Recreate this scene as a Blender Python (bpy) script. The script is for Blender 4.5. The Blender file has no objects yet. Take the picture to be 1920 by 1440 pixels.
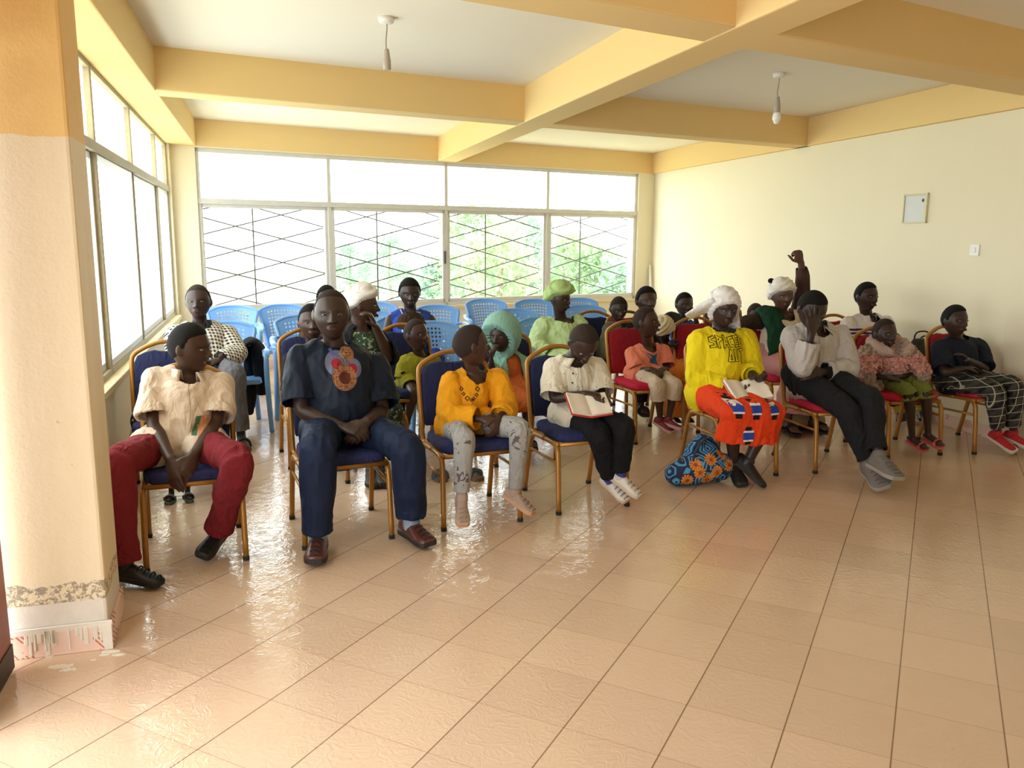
import bpy, bmesh, math, random
import numpy as np
from mathutils import Vector, Matrix, noise
from mathutils.bvhtree import BVHTree

scene = bpy.context.scene
COL = scene.collection
PI = math.pi
RNG = random.Random(7)

# ------------------------------------------------------------------ camera
FPX = 1551.8                      # focal length in pixels of the 1920 px wide frame
CAM_H = 1.498
PITCH, ROLL = math.radians(-9.82), math.radians(0.43)
_fw = np.array([0.0, math.cos(PITCH), math.sin(PITCH)])
_r = np.array([1.0, 0.0, 0.0]); _u = np.cross(_r, _fw)
_r2 = math.cos(ROLL) * _r + math.sin(ROLL) * _u
_u2 = -math.sin(ROLL) * _r + math.cos(ROLL) * _u
CAM = np.array([0.0, 0.0, CAM_H])
cam_data = bpy.data.cameras.new('camera')
cam_data.sensor_fit = 'HORIZONTAL'; cam_data.sensor_width = 36.0
cam_data.lens = FPX / 1920.0 * 36.0
cam_data.clip_start = 0.05; cam_data.clip_end = 500
cam = bpy.data.objects.new('camera', cam_data); COL.objects.link(cam)
M = Matrix.Identity(4)
for i in range(3):
    M[i][0] = _r2[i]; M[i][1] = _u2[i]; M[i][2] = -_fw[i]; M[i][3] = CAM[i]
cam.matrix_world = M
scene.camera = cam

# ------------------------------------------------------------------ world, lights, exposure
world = bpy.data.worlds.new('overcast_sky'); scene.world = world
world.use_nodes = True
wn = world.node_tree.nodes; wl = world.node_tree.links
bg = wn['Background']
bg.inputs['Color'].default_value = (0.91, 0.96, 0.98, 1)
bg.inputs['Strength'].default_value = 7.5
scene.view_settings.view_transform = 'Standard'
scene.view_settings.look = 'None'
scene.view_settings.gamma = 1.0
scene.view_settings.use_curve_mapping = False
scene.view_settings.exposure = 0.14
cy = scene.cycles
cy.use_denoising = True
try: cy.denoiser = 'OPENIMAGEDENOISE'
except Exception: pass
cy.max_bounces = 10; cy.diffuse_bounces = 6; cy.glossy_bounces = 4
cy.transparent_max_bounces = 12; cy.transmission_bounces = 4
cy.sample_clamp_indirect = 8.0
cy.caustics_reflective = False; cy.caustics_refractive = False

def portal(name, c, wdir, w, h, n):
    """An area light marked as a portal in a window opening: it only guides the sky's own light."""
    L = bpy.data.lights.new(name, 'AREA'); L.shape = 'RECTANGLE'; L.size = w; L.size_y = h
    L.cycles.is_portal = True
    o = bpy.data.objects.new(name, L); COL.objects.link(o)
    x = Vector(wdir).normalized(); z = -Vector(n).normalized(); y = z.cross(x)
    m = Matrix.Identity(4)
    for i in range(3): m[i][0] = x[i]; m[i][1] = y[i]; m[i][2] = z[i]; m[i][3] = c[i]
    o.matrix_world = m
    return o

# ------------------------------------------------------------------ measuring helpers
def bvec(deg):
    a = math.radians(deg); return np.array([math.sin(a), math.cos(a), 0.0])
def ray(px, py):
    a, b = (px - 960) / FPX, (py - 720) / FPX
    return _r2 * a - _u2 * b + _fw
def on_floor(px, py, z=0.0):
    d = ray(px, py); return CAM + d * ((z - CAM_H) / d[2])
def on_plane(px, py, p0, n):
    d = ray(px, py); return CAM + d * (np.dot(np.asarray(p0) - CAM, n) / np.dot(d, n))
# ------------------------------------------------------------------ materials
def srgb(r, g, b):
    def f(c):
        c /= 255.0
        return c / 12.92 if c <= 0.04045 else ((c + 0.055) / 1.055) ** 2.4
    return (f(r), f(g), f(b), 1.0)
MATS = {}
class N:
    """small node-tree helper"""
    def __init__(s, name):
        s.m = bpy.data.materials.new(name); s.m.use_nodes = True
        s.t = s.m.node_tree; s.n = s.t.nodes; s.l = s.t.links
        s.bsdf = s.n['Principled BSDF']; s.out = s.n['Material Output']
    def new(s, kind, **kw):
        x = s.n.new(kind)
        for k, v in kw.items():
            if k.startswith('i_'):
                key = k[2:].replace('_', ' ')
                x.inputs[key if key in x.inputs else int(key)].default_value = v
            else: setattr(x, k, v)
        return x
    def link(s, a, b): s.l.new(a, b)
    def math(s, op, a, b=None, c=None):
        x = s.n.new('ShaderNodeMath'); x.operation = op
        for i, v in enumerate((a, b, c)):
            if v is None: continue
            if isinstance(v, (int, float)): x.inputs[i].default_value = v
            else: s.l.new(v, x.inputs[i])
        return x.outputs[0]
    def mix(s, fac, a, b):
        x = s.n.new('ShaderNodeMix'); x.data_type = 'RGBA'
        for sock, v in ((x.inputs[0], fac), (x.inputs[6], a), (x.inputs[7], b)):
            if isinstance(v, (int, float, tuple)): sock.default_value = v
            else: s.l.new(v, sock)
        return x.outputs[2]
    def coord(s, which='Object', scale=(1, 1, 1), rot=(0, 0, 0), loc=(0, 0, 0)):
        tc = s.n.new('ShaderNodeTexCoord'); mp = s.n.new('ShaderNodeMapping')
        mp.inputs['Scale'].default_value = scale; mp.inputs['Rotation'].default_value = rot
        mp.inputs['Location'].default_value = loc
        s.l.new(tc.outputs[which], mp.inputs[0]); return mp.outputs[0]
    def noise(s, vec, scale=5, detail=4, rough=.6, dist=0):
        x = s.n.new('ShaderNodeTexNoise'); x.inputs['Scale'].default_value = scale
        x.inputs['Detail'].default_value = detail; x.inputs['Roughness'].default_value = rough
        x.inputs['Distortion'].default_value = dist
        s.l.new(vec, x.inputs['Vector']); return x.outputs['Fac']
    def ramp(s, fac, stops):
        x = s.n.new('ShaderNodeValToRGB'); cr = x.color_ramp
        while len(cr.elements) < len(stops): cr.elements.new(.5)
        for e, (p, c) in zip(cr.elements, stops): e.position = p; e.color = c
        s.l.new(fac, x.inputs[0]); return x.outputs[0]
    def bump(s, h, strength=.2, dist=.01):
        x = s.n.new('ShaderNodeBump'); x.inputs['Strength'].default_value = strength
        x.inputs['Distance'].default_value = dist
        s.l.new(h, x.inputs['Height']); s.l.new(x.outputs[0], s.bsdf.inputs['Normal'])
    def set(s, **kw):
        for k, v in kw.items():
            sock = s.bsdf.inputs[k.replace('_', ' ')]
            if isinstance(v, (int, float, tuple)): sock.default_value = v
            else: s.l.new(v, sock)
        return s

def plain(name, col, rough=.6, metal=0.0, vary=.12, scale=14, bump=0.0, bscale=60, spec=.5):
    """A material of one colour with a little procedural unevenness."""
    if name in MATS: return MATS[name]
    n = N(name); v = n.coord()
    dark = tuple(c * (1 - vary) for c in col[:3]) + (1,)
    n.set(Base_Color=n.mix(n.noise(v, scale), dark, col), Roughness=rough, Metallic=metal)
    n.bsdf.inputs['Specular IOR Level'].default_value = spec
    if bump: n.bump(n.noise(v, bscale, 3), bump, .004)
    MATS[name] = n.m; return n.m
def cloth(name, col, rough=.88, vary=.18):
    if name in MATS: return MATS[name]
    n = N(name); v = n.coord(); dark = tuple(c * (1 - vary) for c in col[:3]) + (1,)
    n.set(Base_Color=n.mix(n.noise(v, 9), dark, col), Roughness=rough); n.bsdf.inputs['Specular IOR Level'].default_value = .25
    cloth_bump(n); MATS[name] = n.m; return n.m
def cloth_bump(n):
    """creases plus weave"""
    c = n.math('ABSOLUTE', n.math('SUBTRACT', n.noise(n.coord(scale=(1, 1, .55)), 13, 3, .5, 1.2), .5))
    n.bump(n.math('ADD', n.math('MULTIPLY', c, 1.4), n.math('MULTIPLY', n.noise(n.coord(), 140, 2), .10)), .55, .03)

# ------------------------------------------------------------------ meshes
class MB:
    """collects polygons, then links them as ONE mesh object"""
    def __init__(s): s.v = []; s.f = []; s.mi = []
    def add(s, verts, faces, mi=0):
        b = len(s.v); s.v.extend([tuple(map(float, p)) for p in verts])
        s.f.extend([tuple(i + b for i in f) for f in faces]); s.mi.extend([mi] * len(faces))
    def box(s, lo, hi, mi=0, mat=None):
        x0, y0, z0 = lo; x1, y1, z1 = hi
        v = [(x0,y0,z0),(x1,y0,z0),(x1,y1,z0),(x0,y1,z0),(x0,y0,z1),(x1,y0,z1),(x1,y1,z1),(x0,y1,z1)]
        if mat is not None: v = [tuple(mat @ Vector(p)) for p in v]
        s.add(v, [(0,3,2,1),(4,5,6,7),(0,1,5,4),(1,2,6,5),(2,3,7,6),(3,0,4,7)], mi)
    def prism(s, poly, z0, z1, mi=0):
        n = len(poly)
        v = [(p[0], p[1], z0) for p in poly] + [(p[0], p[1], z1) for p in poly]
        a = sum(poly[i][0]*poly[(i+1)%n][1]-poly[(i+1)%n][0]*poly[i][1] for i in range(n))
        idx = list(range(n)) if a > 0 else list(range(n))[::-1]
        f = [tuple(reversed(idx)), tuple(i + n for i in idx)]
        for k in range(n):
            i, j = idx[k], idx[(k+1) % n]; f.append((i, j, j + n, i + n))
        s.add(v, f, mi)
    def slab(s, a, b, t, n, z0, z1, mi=0):
        """upright slab on the line a-b (xy), thickness t along n"""
        a = np.asarray(a)[:2]; b = np.asarray(b)[:2]; n = np.asarray(n)[:2] * t
        s.prism([a, b, b + n, a + n], z0, z1, mi)
    def tube(s, pts, rad, **kw):
        mi = kw.pop('mi', 0)
        v, f = tube(pts, rad, **kw); s.add(v, f, mi)
    def ell(s, c, r, seg=16, rings=10, R=None, mi=0):
        v, f = ellipsoid(c, r, seg, rings, R); s.add(v, f, mi)
    def build(s, name, mat, parent=None, smooth=False, bevel=0, inv=None):
        me = bpy.data.meshes.new(name)
        vv = s.v if inv is None else [tuple(inv @ Vector(p)) for p in s.v]
        me.from_pydata(vv, [], s.f)
        for m in (mat if isinstance(mat, (list, tuple)) else [mat]): me.materials.append(m)
        me.polygons.foreach_set('material_index', s.mi)
        if smooth: me.polygons.foreach_set('use_smooth', [True] * len(me.polygons))
        me.update()
        o = bpy.data.objects.new(name, me); COL.objects.link(o)
        if parent: o.parent = parent
        if bevel:
            b = o.modifiers.new('bevel', 'BEVEL'); b.width = bevel; b.segments = 2; b.limit_method = 'ANGLE'
        return o

def catmull(P, per):
    P = np.asarray(P, float)
    if per <= 1 or len(P) < 3: return P
    out = []
    E = np.vstack([2*P[0]-P[1], P, 2*P[-1]-P[-2]])
    for i in range(len(P)-1):
        p0, p1, p2, p3 = E[i], E[i+1], E[i+2], E[i+3]
        for k in range(per):
            t = k/per
            out.append(.5*((2*p1)+(p2-p0)*t+(2*p0-5*p1+4*p2-p3)*t*t+(3*p1-p0-3*p2+p3)*t**3))
    out.append(P[-1]); return np.array(out)
def unit(v):
    v = np.asarray(v, float); return v / max(1e-9, np.linalg.norm(v))
def tube(pts, rad, ref=None, seg=12, per=3, cap=(1, 1), sq=1.0, hollow=None, closed=False):
    """Loft along pts. rad: N or Nx2 (along the side axis, along the other axis). ref: side axis (one vector or one per
    point). cap: roundness of the two ends (0 flat). sq<1 squares the section. hollow=t leaves the far end open-looking."""
    P = np.asarray(pts, float); R = np.asarray(rad, float)
    if R.ndim == 1: R = np.stack([R, R], 1)
    if ref is None:
        d = unit(P[-1]-P[0]); ref = np.array([1., 0, 0]) if abs(d[0]) < .8 else np.array([0, 1., 0])
    ref = np.asarray(ref, float)
    if ref.ndim == 1: ref = np.tile(ref, (len(P), 1))
    if not closed:
        Q = catmull(np.hstack([P, R, ref]), per)
        P, R, ref = Q[:, :3], np.maximum(Q[:, 3:5], 1e-4), Q[:, 5:]
    T = np.zeros_like(P)
    if closed:
        T = np.roll(P, -1, 0) - np.roll(P, 1, 0)
    else:
        T[1:-1] = P[2:]-P[:-2]; T[0] = P[1]-P[0]; T[-1] = P[-1]-P[-2]
    rings = []
    th = np.linspace(0, 2*PI, seg, endpoint=False)
    cx, sx = np.cos(th), np.sin(th)
    if sq != 1.0:
        cx = np.sign(cx)*np.abs(cx)**sq; sx = np.sign(sx)*np.abs(sx)**sq
    def ring(p, t, rf, r):
        t = unit(t); a = rf - t*np.dot(rf, t)
        if np.linalg.norm(a) < 1e-6: a = np.cross(t, [0.3, .5, .8])
        a = unit(a); b = np.cross(t, a)
        return p + np.outer(cx*r[0], a) + np.outer(sx*r[1], b)
    for i in range(len(P)): rings.append(ring(P[i], T[i], ref[i], R[i]))
    if not closed:
        t0, t1 = unit(T[0]), unit(T[-1])
        pre = []
        if cap[0]:
            for ph in (1.25, .85, .42):
                pre.append(ring(P[0]-t0*R[0].min()*math.sin(ph)*cap[0], T[0], ref[0], R[0]*math.cos(ph)))
        post = []
        if hollow:
            rr = np.maximum(R[-1]-hollow, .002)
            post.append(ring(P[-1], T[-1], ref[-1], rr))
            k = max(0, len(P)-1-per)
            post.append(ring(P[-1]-t1*min(.05, .6*np.linalg.norm(P[-1]-P[0])), T[-1], ref[-1], rr*.96))
        elif cap[1]:
            for ph in (.42, .85, 1.25):
                post.append(ring(P[-1]+t1*R[-1].min()*math.sin(ph)*cap[1], T[-1], ref[-1], R[-1]*math.cos(ph)))
        rings = pre + rings + post
    V = np.vstack(rings); m = len(rings); F = []
    for i in range(m if closed else m-1):
        j = (i+1) % m
        for k in range(seg):
            k2 = (k+1) % seg
            F.append((i*seg+k, i*seg+k2, j*seg+k2, j*seg+k))
    if not closed:
        F.append(tuple(range(seg))[::-1]); F.append(tuple(range((m-1)*seg, m*seg)))
    return V, F
def ellipsoid(c, r, seg=16, rings=10, R=None):
    c = np.asarray(c, float); V = [(0, 0, 1)]
    for i in range(1, rings):
        a = PI*i/rings
        for k in range(seg):
            b = 2*PI*k/seg; V.append((math.sin(a)*math.cos(b), math.sin(a)*math.sin(b), math.cos(a)))
    V.append((0, 0, -1)); V = np.array(V)*np.asarray(r, float)
    if R is not None: V = V @ np.asarray(R).T
    V = V + c; F = []
    for k in range(seg): F.append((0, 1+k, 1+(k+1) % seg))
    for i in range(rings-2):
        for k in range(seg):
            a = 1+i*seg+k; b = 1+i*seg+(k+1) % seg
            F.append((a, a+seg, b+seg, b))
    L = len(V)-1; s0 = 1+(rings-2)*seg
    for k in range(seg): F.append((s0+k, L, s0+(k+1) % seg))
    return V, F

_tmp = None
def remesh(parts, voxel):
    """Union of closed shells [(V, F), ...] as one continuous surface; returns arrays V, F(list of quads)."""
    vs = []; fs = []; b = 0
    for V, F in parts:
        V = np.asarray(V); vs.append(V); fs.extend([tuple(i+b for i in f) for f in F]); b += len(V)
    me = bpy.data.meshes.new('tmp'); me.from_pydata(np.vstack(vs).tolist(), [], fs); me.update()
    bm = bmesh.new(); bm.from_mesh(me); bmesh.ops.recalc_face_normals(bm, faces=bm.faces); bm.to_mesh(me); bm.free()
    o = bpy.data.objects.new('tmp', me); COL.objects.link(o)
    md = o.modifiers.new('r', 'REMESH'); md.mode = 'VOXEL'; md.voxel_size = voxel; md.adaptivity = 0
    dg = bpy.context.evaluated_depsgraph_get()
    ev = o.evaluated_get(dg); m2 = ev.to_mesh()
    n = len(m2.vertices); V = np.empty(n*3, np.float32); m2.vertices.foreach_get('co', V); V = V.reshape(-1, 3).astype(float)
    nl = len(m2.loops); LI = np.empty(nl, np.int32); m2.loops.foreach_get('vertex_index', LI)
    lt = np.empty(len(m2.polygons), np.int32); m2.polygons.foreach_get('loop_total', lt)
    if (lt == 4).all(): F = LI.reshape(-1, 4)
    else:
        F = []; k = 0
        for t in lt: 
            if t == 4: F.append(LI[k:k+4])
            else: F.append([LI[k], LI[k+1], LI[k+2], LI[k+2]])
            k += t
        F = np.array(F)
    ev.to_mesh_clear(); bpy.data.objects.remove(o); bpy.data.meshes.remove(me)
    return V, F
def edges_of(F):
    E = np.vstack([F[:, [0, 1]], F[:, [1, 2]], F[:, [2, 3]], F[:, [3, 0]]])
    E = E[E[:, 0] != E[:, 1]]
    return E
def smooth_mesh(V, F, it, w=None, lam=.5):
    E = edges_of(F); n = len(V)
    deg = np.bincount(E.ravel(), minlength=n).astype(float); deg[deg == 0] = 1
    ww = lam if w is None else (lam*w)[:, None]
    for _ in range(it):
        S = np.empty_like(V)
        for k in range(3):
            S[:, k] = np.bincount(E[:, 0], V[E[:, 1], k], n)+np.bincount(E[:, 1], V[E[:, 0], k], n)
        V = V + ww*(S/deg[:, None]-V)
    return V
def normals_of(V, F):
    a = V[F[:, 2]]-V[F[:, 0]]; b = V[F[:, 3]]-V[F[:, 1]]
    fn = np.cross(a, b); n = np.zeros_like(V)
    for k in range(4):
        for c in range(3): n[:, c] += np.bincount(F[:, k], fn[:, c], len(V))
    return n/np.maximum(np.linalg.norm(n, axis=1), 1e-9)[:, None]
def folds(V, seed, freq=14., n=7):
    """ridged creases, longer downwards than across"""
    f = freq*.55; W = V*np.array([f, f, f*.5])+seed*7.31; nz = noise.noise; out_ = np.empty(len(V))
    for i, p in enumerate(W.tolist()):
        v = Vector(p); a = nz(v); b_ = nz(v*2.3+Vector((a*1.5, 4.1, 0))); out_[i] = (1-2.6*abs(a))*.75+(1-2.6*abs(b_))*.4
    return out_-.45
def link_mesh(name, V, F, mats, parent=None, inv=None, mi=None, smooth=True):
    V = np.asarray(V, float)
    if inv is not None:
        A = np.array(inv); V = V @ A[:3, :3].T + A[:3, 3]
    me = bpy.data.meshes.new(name)
    F = np.asarray(F)
    tri = F[:, 2] == F[:, 3]
    if tri.any():
        me.from_pydata(V.tolist(), [], [tuple(f[:3]) if t else tuple(f) for f, t in zip(F.tolist(), tri)])
    else:
        me.vertices.add(len(V)); me.vertices.foreach_set('co', V.astype(np.float32).ravel())
        me.loops.add(F.size); me.loops.foreach_set('vertex_index', F.astype(np.int32).ravel())
        me.polygons.add(len(F)); me.polygons.foreach_set('loop_start', np.arange(0, F.size, 4, dtype=np.int32))
        me.update(calc_edges=True)
    for m in (mats if isinstance(mats, (list, tuple)) else [mats]): me.materials.append(m)
    if mi is not None: me.polygons.foreach_set('material_index', mi.astype(np.int32))
    me.polygons.foreach_set('use_smooth', np.ones(len(me.polygons), bool) if smooth else np.zeros(len(me.polygons), bool))
    me.update(); me.validate()
    o = bpy.data.objects.new(name, me); COL.objects.link(o)
    if parent: o.parent = parent
    return o

def tag(o, label=None, cat=None, group=None, kind=None):
    if label: o['label'] = label
    if cat: o['category'] = cat
    if group: o['group'] = group
    if kind: o['kind'] = kind
    return o
def empty(name, loc=(0, 0, 0), rz=0.0):
    o = bpy.data.objects.new(name, None); COL.objects.link(o)
    o.location = loc; o.rotation_euler = (0, 0, rz); o.empty_display_size = .1
    return o
def root_inv(o):
    return (Matrix.Translation(o.location) @ Matrix.Rotation(o.rotation_euler.z, 4, 'Z')).inverted()
def face_rot(bearing):
    """z rotation that turns local -Y towards a compass bearing (0 = away from the camera, 90 = to its right)"""
    return PI - math.radians(bearing)
def copy_tree(o, parent=None):
    c = o.copy(); COL.objects.link(c)
    if parent: c.parent = parent
    for ch in list(o.children): copy_tree(ch, c)
    return c
# ------------------------------------------------------------------ plan of the room
K = 0.92
YD = bvec(-17.04)[:2]; XD = bvec(59.36)[:2]                 # along the side walls / along the window wall
NL = np.array([YD[1], -YD[0]])                              # from the left wall into the room
NB = np.array([XD[1], -XD[0]])                              # from the window wall towards the camera
pL = np.array([-2.331, 4.503])*K; pR = np.array([3.931, 7.404])*K; pB = np.array([-3.047, 10.473])*K
def meet(p, d, q, e):
    A = np.array([[d[0], -e[0]], [d[1], -e[1]]]); t = np.linalg.solve(A, np.asarray(q)-p); return np.asarray(p)+t[0]*np.asarray(d)
BL = meet(pL, YD, pB, XD); BR = np.array([2.262, 13.618])*K
YR = unit(np.append(BR-pR, 0))[:2]; NR = np.array([YR[1], -YR[0]])     # the right wall runs a little off the left one
REAR = np.array([0.0, -3.4])
pW2 = np.array([-1.742, 2.694])                             # the doorway wall near the camera, on the left
RL = meet(pW2, YD, REAR, NL); RR = meet(pR, YR, REAR, NL)
CEIL, BEAM = 2.77, 2.484

# materials of the shell
def wall_mat(name, cream, rough=.75, streak=.5):
    n = N(name); v = n.coord(scale=(1, 1, .35))
    a = n.noise(v, 2.2, 6, .65); b = n.noise(n.coord(), 26, 5, .7)
    c2 = tuple(x*.88 for x in cream[:3])+(1,); c3 = tuple(x*.96 for x in cream[:3])+(1,)
    col = n.mix(n.math('MULTIPLY', a, streak), cream, c2); col = n.mix(n.math('MULTIPLY', b, .5), col, c3)
    n.set(Base_Color=col, Roughness=rough); n.bump(b, .12, .004); n.bsdf.inputs['Specular IOR Level'].default_value = .3
    return n.m
CREAM = wall_mat('cream_wall_paint', srgb(230, 222, 196))
OCHRE = wall_mat('ochre_beam_paint', srgb(228, 199, 140), .7, .3)
WHITE = wall_mat('white_ceiling_paint', srgb(234, 229, 214), .85, .3)
SILLC = wall_mat('cream_sill_paint', srgb(222, 205, 165), .8, .7)
# pillar: ochre above, cream below, with a mouldy damp patch at the foot
n = N('pillar_paint'); oc = n.coord(); sx = n.n.new('ShaderNodeSeparateXYZ'); n.link(oc, sx.inputs[0])
z = sx.outputs[2]; nz = n.noise(oc, 9, 5, .7)
edge = n.math('ADD', z, n.math('MULTIPLY', n.math('SUBTRACT', n.noise(n.coord(scale=(1, 1, .2)), 5, 3), .5), .06))
up = n.math('GREATER_THAN', edge, 1.83)
low = n.mix(n.math('MULTIPLY', n.noise(n.coord(scale=(2, 2, .3)), 3, 6, .7), .8), srgb(232, 218, 190), srgb(205, 186, 150))
low = n.mix(n.math('GREATER_THAN', n.noise(oc, 14, 6, .6), .70), low, srgb(190, 175, 160))
col = n.mix(up, low, n.mix(nz, srgb(228, 192, 126), srgb(216, 176, 108)))
band = n.math('MULTIPLY', n.math('GREATER_THAN', z, .195), n.math('LESS_THAN', z, n.math('ADD', .215, n.math('MULTIPLY', n.noise(oc, 8, 3), .10))))
spots = n.math('MULTIPLY', band, n.math('GREATER_THAN', n.noise(oc, 46, 8, .8, .2), .50))
col = n.mix(n.math('MULTIPLY', spots, .75), col, srgb(110, 100, 88))
under = n.math('LESS_THAN', z, .195)
col = n.mix(under, col, n.mix(nz, srgb(226, 220, 210), srgb(196, 188, 178)))
n.set(Base_Color=col, Roughness=.75); n.bump(n.noise(oc, 35, 6, .7), .35, .006); PILLAR = n.m
# floor: glazed square tiles laid diagonally to the room
TILE = .333*K; tb = 27.06
n = N('glazed_floor_tiles')
th = math.radians(tb)
vec = n.coord(scale=(1/TILE,)*3, rot=(0, 0, th), loc=(9.02, -6.13, 0))
sp = n.n.new('ShaderNodeSeparateXYZ'); n.link(vec, sp.inputs[0])
dist = lambda q: n.math('ABSOLUTE', n.math('SUBTRACT', n.math('FRACT', n.math('ADD', q, 200.5)), .5))
gA = n.math('LESS_THAN', dist(sp.outputs[0]), .0075); gB = n.math('LESS_THAN', dist(sp.outputs[1]), .006)
wn_ = n.n.new('ShaderNodeTexWhiteNoise'); fl = n.n.new('ShaderNodeVectorMath'); fl.operation = 'FLOOR'; n.link(vec, fl.inputs[0]); n.link(fl.outputs[0], wn_.inputs[0])
cl = n.noise(n.coord(), 3.5, 5, .6)
col = n.mix(n.math('MULTIPLY', cl, .55), n.mix(wn_.outputs[0], srgb(204, 174, 147), srgb(190, 161, 136)), srgb(208, 181, 153))
col = n.mix(n.math('MULTIPLY', gB, .55), col, srgb(168, 128, 98)); col = n.mix(n.math('MULTIPLY', gA, .85), col, srgb(108, 76, 54))
wv = n.noise(n.coord(scale=(1, 1, 1)), 13, 3, .5, 2.2)
rid = n.math('ABSOLUTE', n.math('SUBTRACT', wv, .5))
h = n.math('ADD', n.math('MULTIPLY', rid, 1.6), n.math('MULTIPLY', n.math('MAXIMUM', gA, gB), -.5))
n.set(Base_Color=col, Roughness=n.math('ADD', .055, n.math('MULTIPLY', n.noise(n.coord(), 6, 4), .10)))
n.bsdf.inputs['IOR'].default_value = 1.6
n.bump(h, .16, .012); FLOOR = n.m
# tile skirting
n = N('patterned_skirting_tile'); v = n.coord()
w = n.n.new('ShaderNodeTexWave'); w.inputs['Scale'].default_value = 30; w.bands_direction = 'DIAGONAL'; w.inputs['Distortion'].default_value = 1
n.link(v, w.inputs['Vector']); pt = n.math('GREATER_THAN', n.noise(v, 7, 2), .56)
n.set(Base_Color=n.mix(n.math('MULTIPLY', n.math('GREATER_THAN', w.outputs['Fac'], .6), pt), srgb(226, 196, 180), srgb(176, 116, 92)), Roughness=.35); SKIRT = n.m
PLASTER = plain('white_plaster_drips', srgb(226, 218, 204), .9, 0, .2, 20)
ALU = plain('aluminium_window_frame', srgb(214, 213, 208), .45, .1, .15, 12)
OLDALU = plain('weathered_window_frame', srgb(186, 176, 152), .7, .1, .35, 22)
n = N('window_glass'); g = n.new('ShaderNodeBsdfGlossy'); g.inputs['Roughness'].default_value = .03
t = n.new('ShaderNodeBsdfTransparent'); t.inputs['Color'].default_value = (.96, .98, .97, 1)
mx = n.new('ShaderNodeMixShader'); mx.inputs[0].default_value = .06
n.link(t.outputs[0], mx.inputs[1]); n.link(g.outputs[0], mx.inputs[2]); n.link(mx.outputs[0], n.out.inputs[0]); GLASS = n.m
n = N('frosted_pane'); t = n.new('ShaderNodeBsdfTransparent'); t.inputs['Color'].default_value = (.9, .9, .84, 1)
d = n.new('ShaderNodeBsdfTranslucent'); d.inputs['Color'].default_value = srgb(240, 238, 222)
mx = n.new('ShaderNodeMixShader'); n.link(n.math('ADD', .25, n.math('MULTIPLY', n.noise(n.coord(), 3, 4), .5)), mx.inputs[0]); n.link(t.outputs[0], mx.inputs[1]); n.link(d.outputs[0], mx.inputs[2]); n.link(mx.outputs[0], n.out.inputs[0]); FROST = n.m
IRON = plain('dark_painted_iron', srgb(92, 88, 88), .6, .4)
BROWN = plain('brown_red_door_paint', srgb(150, 82, 62), .45, 0, .3, 8)

def ext(p, d, k): return np.asarray(p)+np.asarray(d)*k
# floor, ceiling
b = MB(); b.prism([ext(BL, -NL, .4)+YD*.4, ext(BR, NL, .4)+YD*.4, RR+NL*.4-YD*.4, RL-NL*1.6-YD*.4, pW2-NL*1.6, pL-YD*2-NL*.4], -.12, 0)
tag(b.build('floor', FLOOR), kind='structure')
b = MB(); b.prism([ext(BL, -NL, .3)+YD*.3, ext(BR, NL, .3)+YD*.3, RR+NL*.3-YD*.3, RL-NL*.3-YD*.3], CEIL, CEIL+.15)
tag(b.build('ceiling', WHITE), kind='structure')
# window wall at the back
S0, S1 = -.754, 5.385; SILL_B, MID_B, TOP_B = .655, 1.905, 2.47
P_ = lambda s: pB+XD*s
b = MB(); o_ = -NB
b.slab(BL-XD*.3, BR+XD*.3, .22, o_, 0, SILL_B); b.slab(BL-XD*.3, BR+XD*.3, .22, o_, TOP_B, CEIL)
b.slab(BL-XD*.3, P_(S0), .22, o_, SILL_B, TOP_B); b.slab(P_(S1), BR+XD*.3, .22, o_, SILL_B, TOP_B)
tag(b.build('wall_back', CREAM), kind='structure')
b = MB(); b.slab(BL+NB*.004, BR+NB*.004, .02, -NB, BEAM, CEIL); tag(b.build('trim_1', OCHRE), kind='structure')
# left wall with its long window
SILL_L, MID_L, TOP_L = .665, 2.015, 2.50
pilN = np.array([-1.482, 2.857]); pilF = np.array([-1.596, 3.19])
Lend = meet(pL, YD, pilF, NL)
b = MB(); b.slab(Lend-YD*.35, BL+YD*.3, .22, -NL, 0, SILL_L); b.slab(Lend-YD*.35, BL+YD*.3, .22, -NL, TOP_L, CEIL)
tL0 = float(np.dot(Lend-pL, YD)); tL1 = float(np.dot(BL-pL, YD))-.12
b.slab(pL+YD*tL1, BL+YD*.3, .22, -NL, SILL_L, TOP_L)
tag(b.build('wall_left', CREAM), kind='structure')
b = MB(); b.slab(pL+YD*tL0+NL*.03, pL+YD*tL1+NL*.03, .12, -NL, SILL_L-.03, SILL_L+.012); tag(b.build('trim_2', SILLC, bevel=.006), kind='structure')
b = MB(); b.slab(P_(S0)+NB*.03, P_(S1)+NB*.03, .10, -NB, SILL_B-.03, SILL_B+.008); tag(b.build('trim_3', SILLC, bevel=.006), kind='structure')
# pillar beside the doorway and the wall that runs on past the camera
b = MB(); pilW = 1.1
b.prism([pilN, pilF, pilF-NL*pilW, pilN-NL*pilW], 0, CEIL); tag(b.build('wall_pillar', PILLAR, bevel=.012), kind='structure')
b = MB()
def w2(d): return pW2-YD*d
b.slab(w2(.42), w2(.0), .1, -NL, 2.1, CEIL); b.slab(w2(1.75), w2(.42), .1, -NL, 2.1, CEIL); b.slab(w2(2.6), w2(1.75), .18, -NL, 2.1, CEIL)
L4 = float(np.linalg.norm(RL-pW2)); b.slab(w2(L4-1.4), w2(2.6), .18, -NL, .8, 2.4); b.slab(w2(L4+.3), w2(2.6), .18, -NL, 0, .8); b.slab(w2(L4+.3), w2(2.6), .18, -NL, 2.4, CEIL); b.slab(w2(L4+.3), w2(L4-.4), .18, -NL, .8, 2.4)
tag(b.build('wall_door_side', CREAM), kind='structure')
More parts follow.
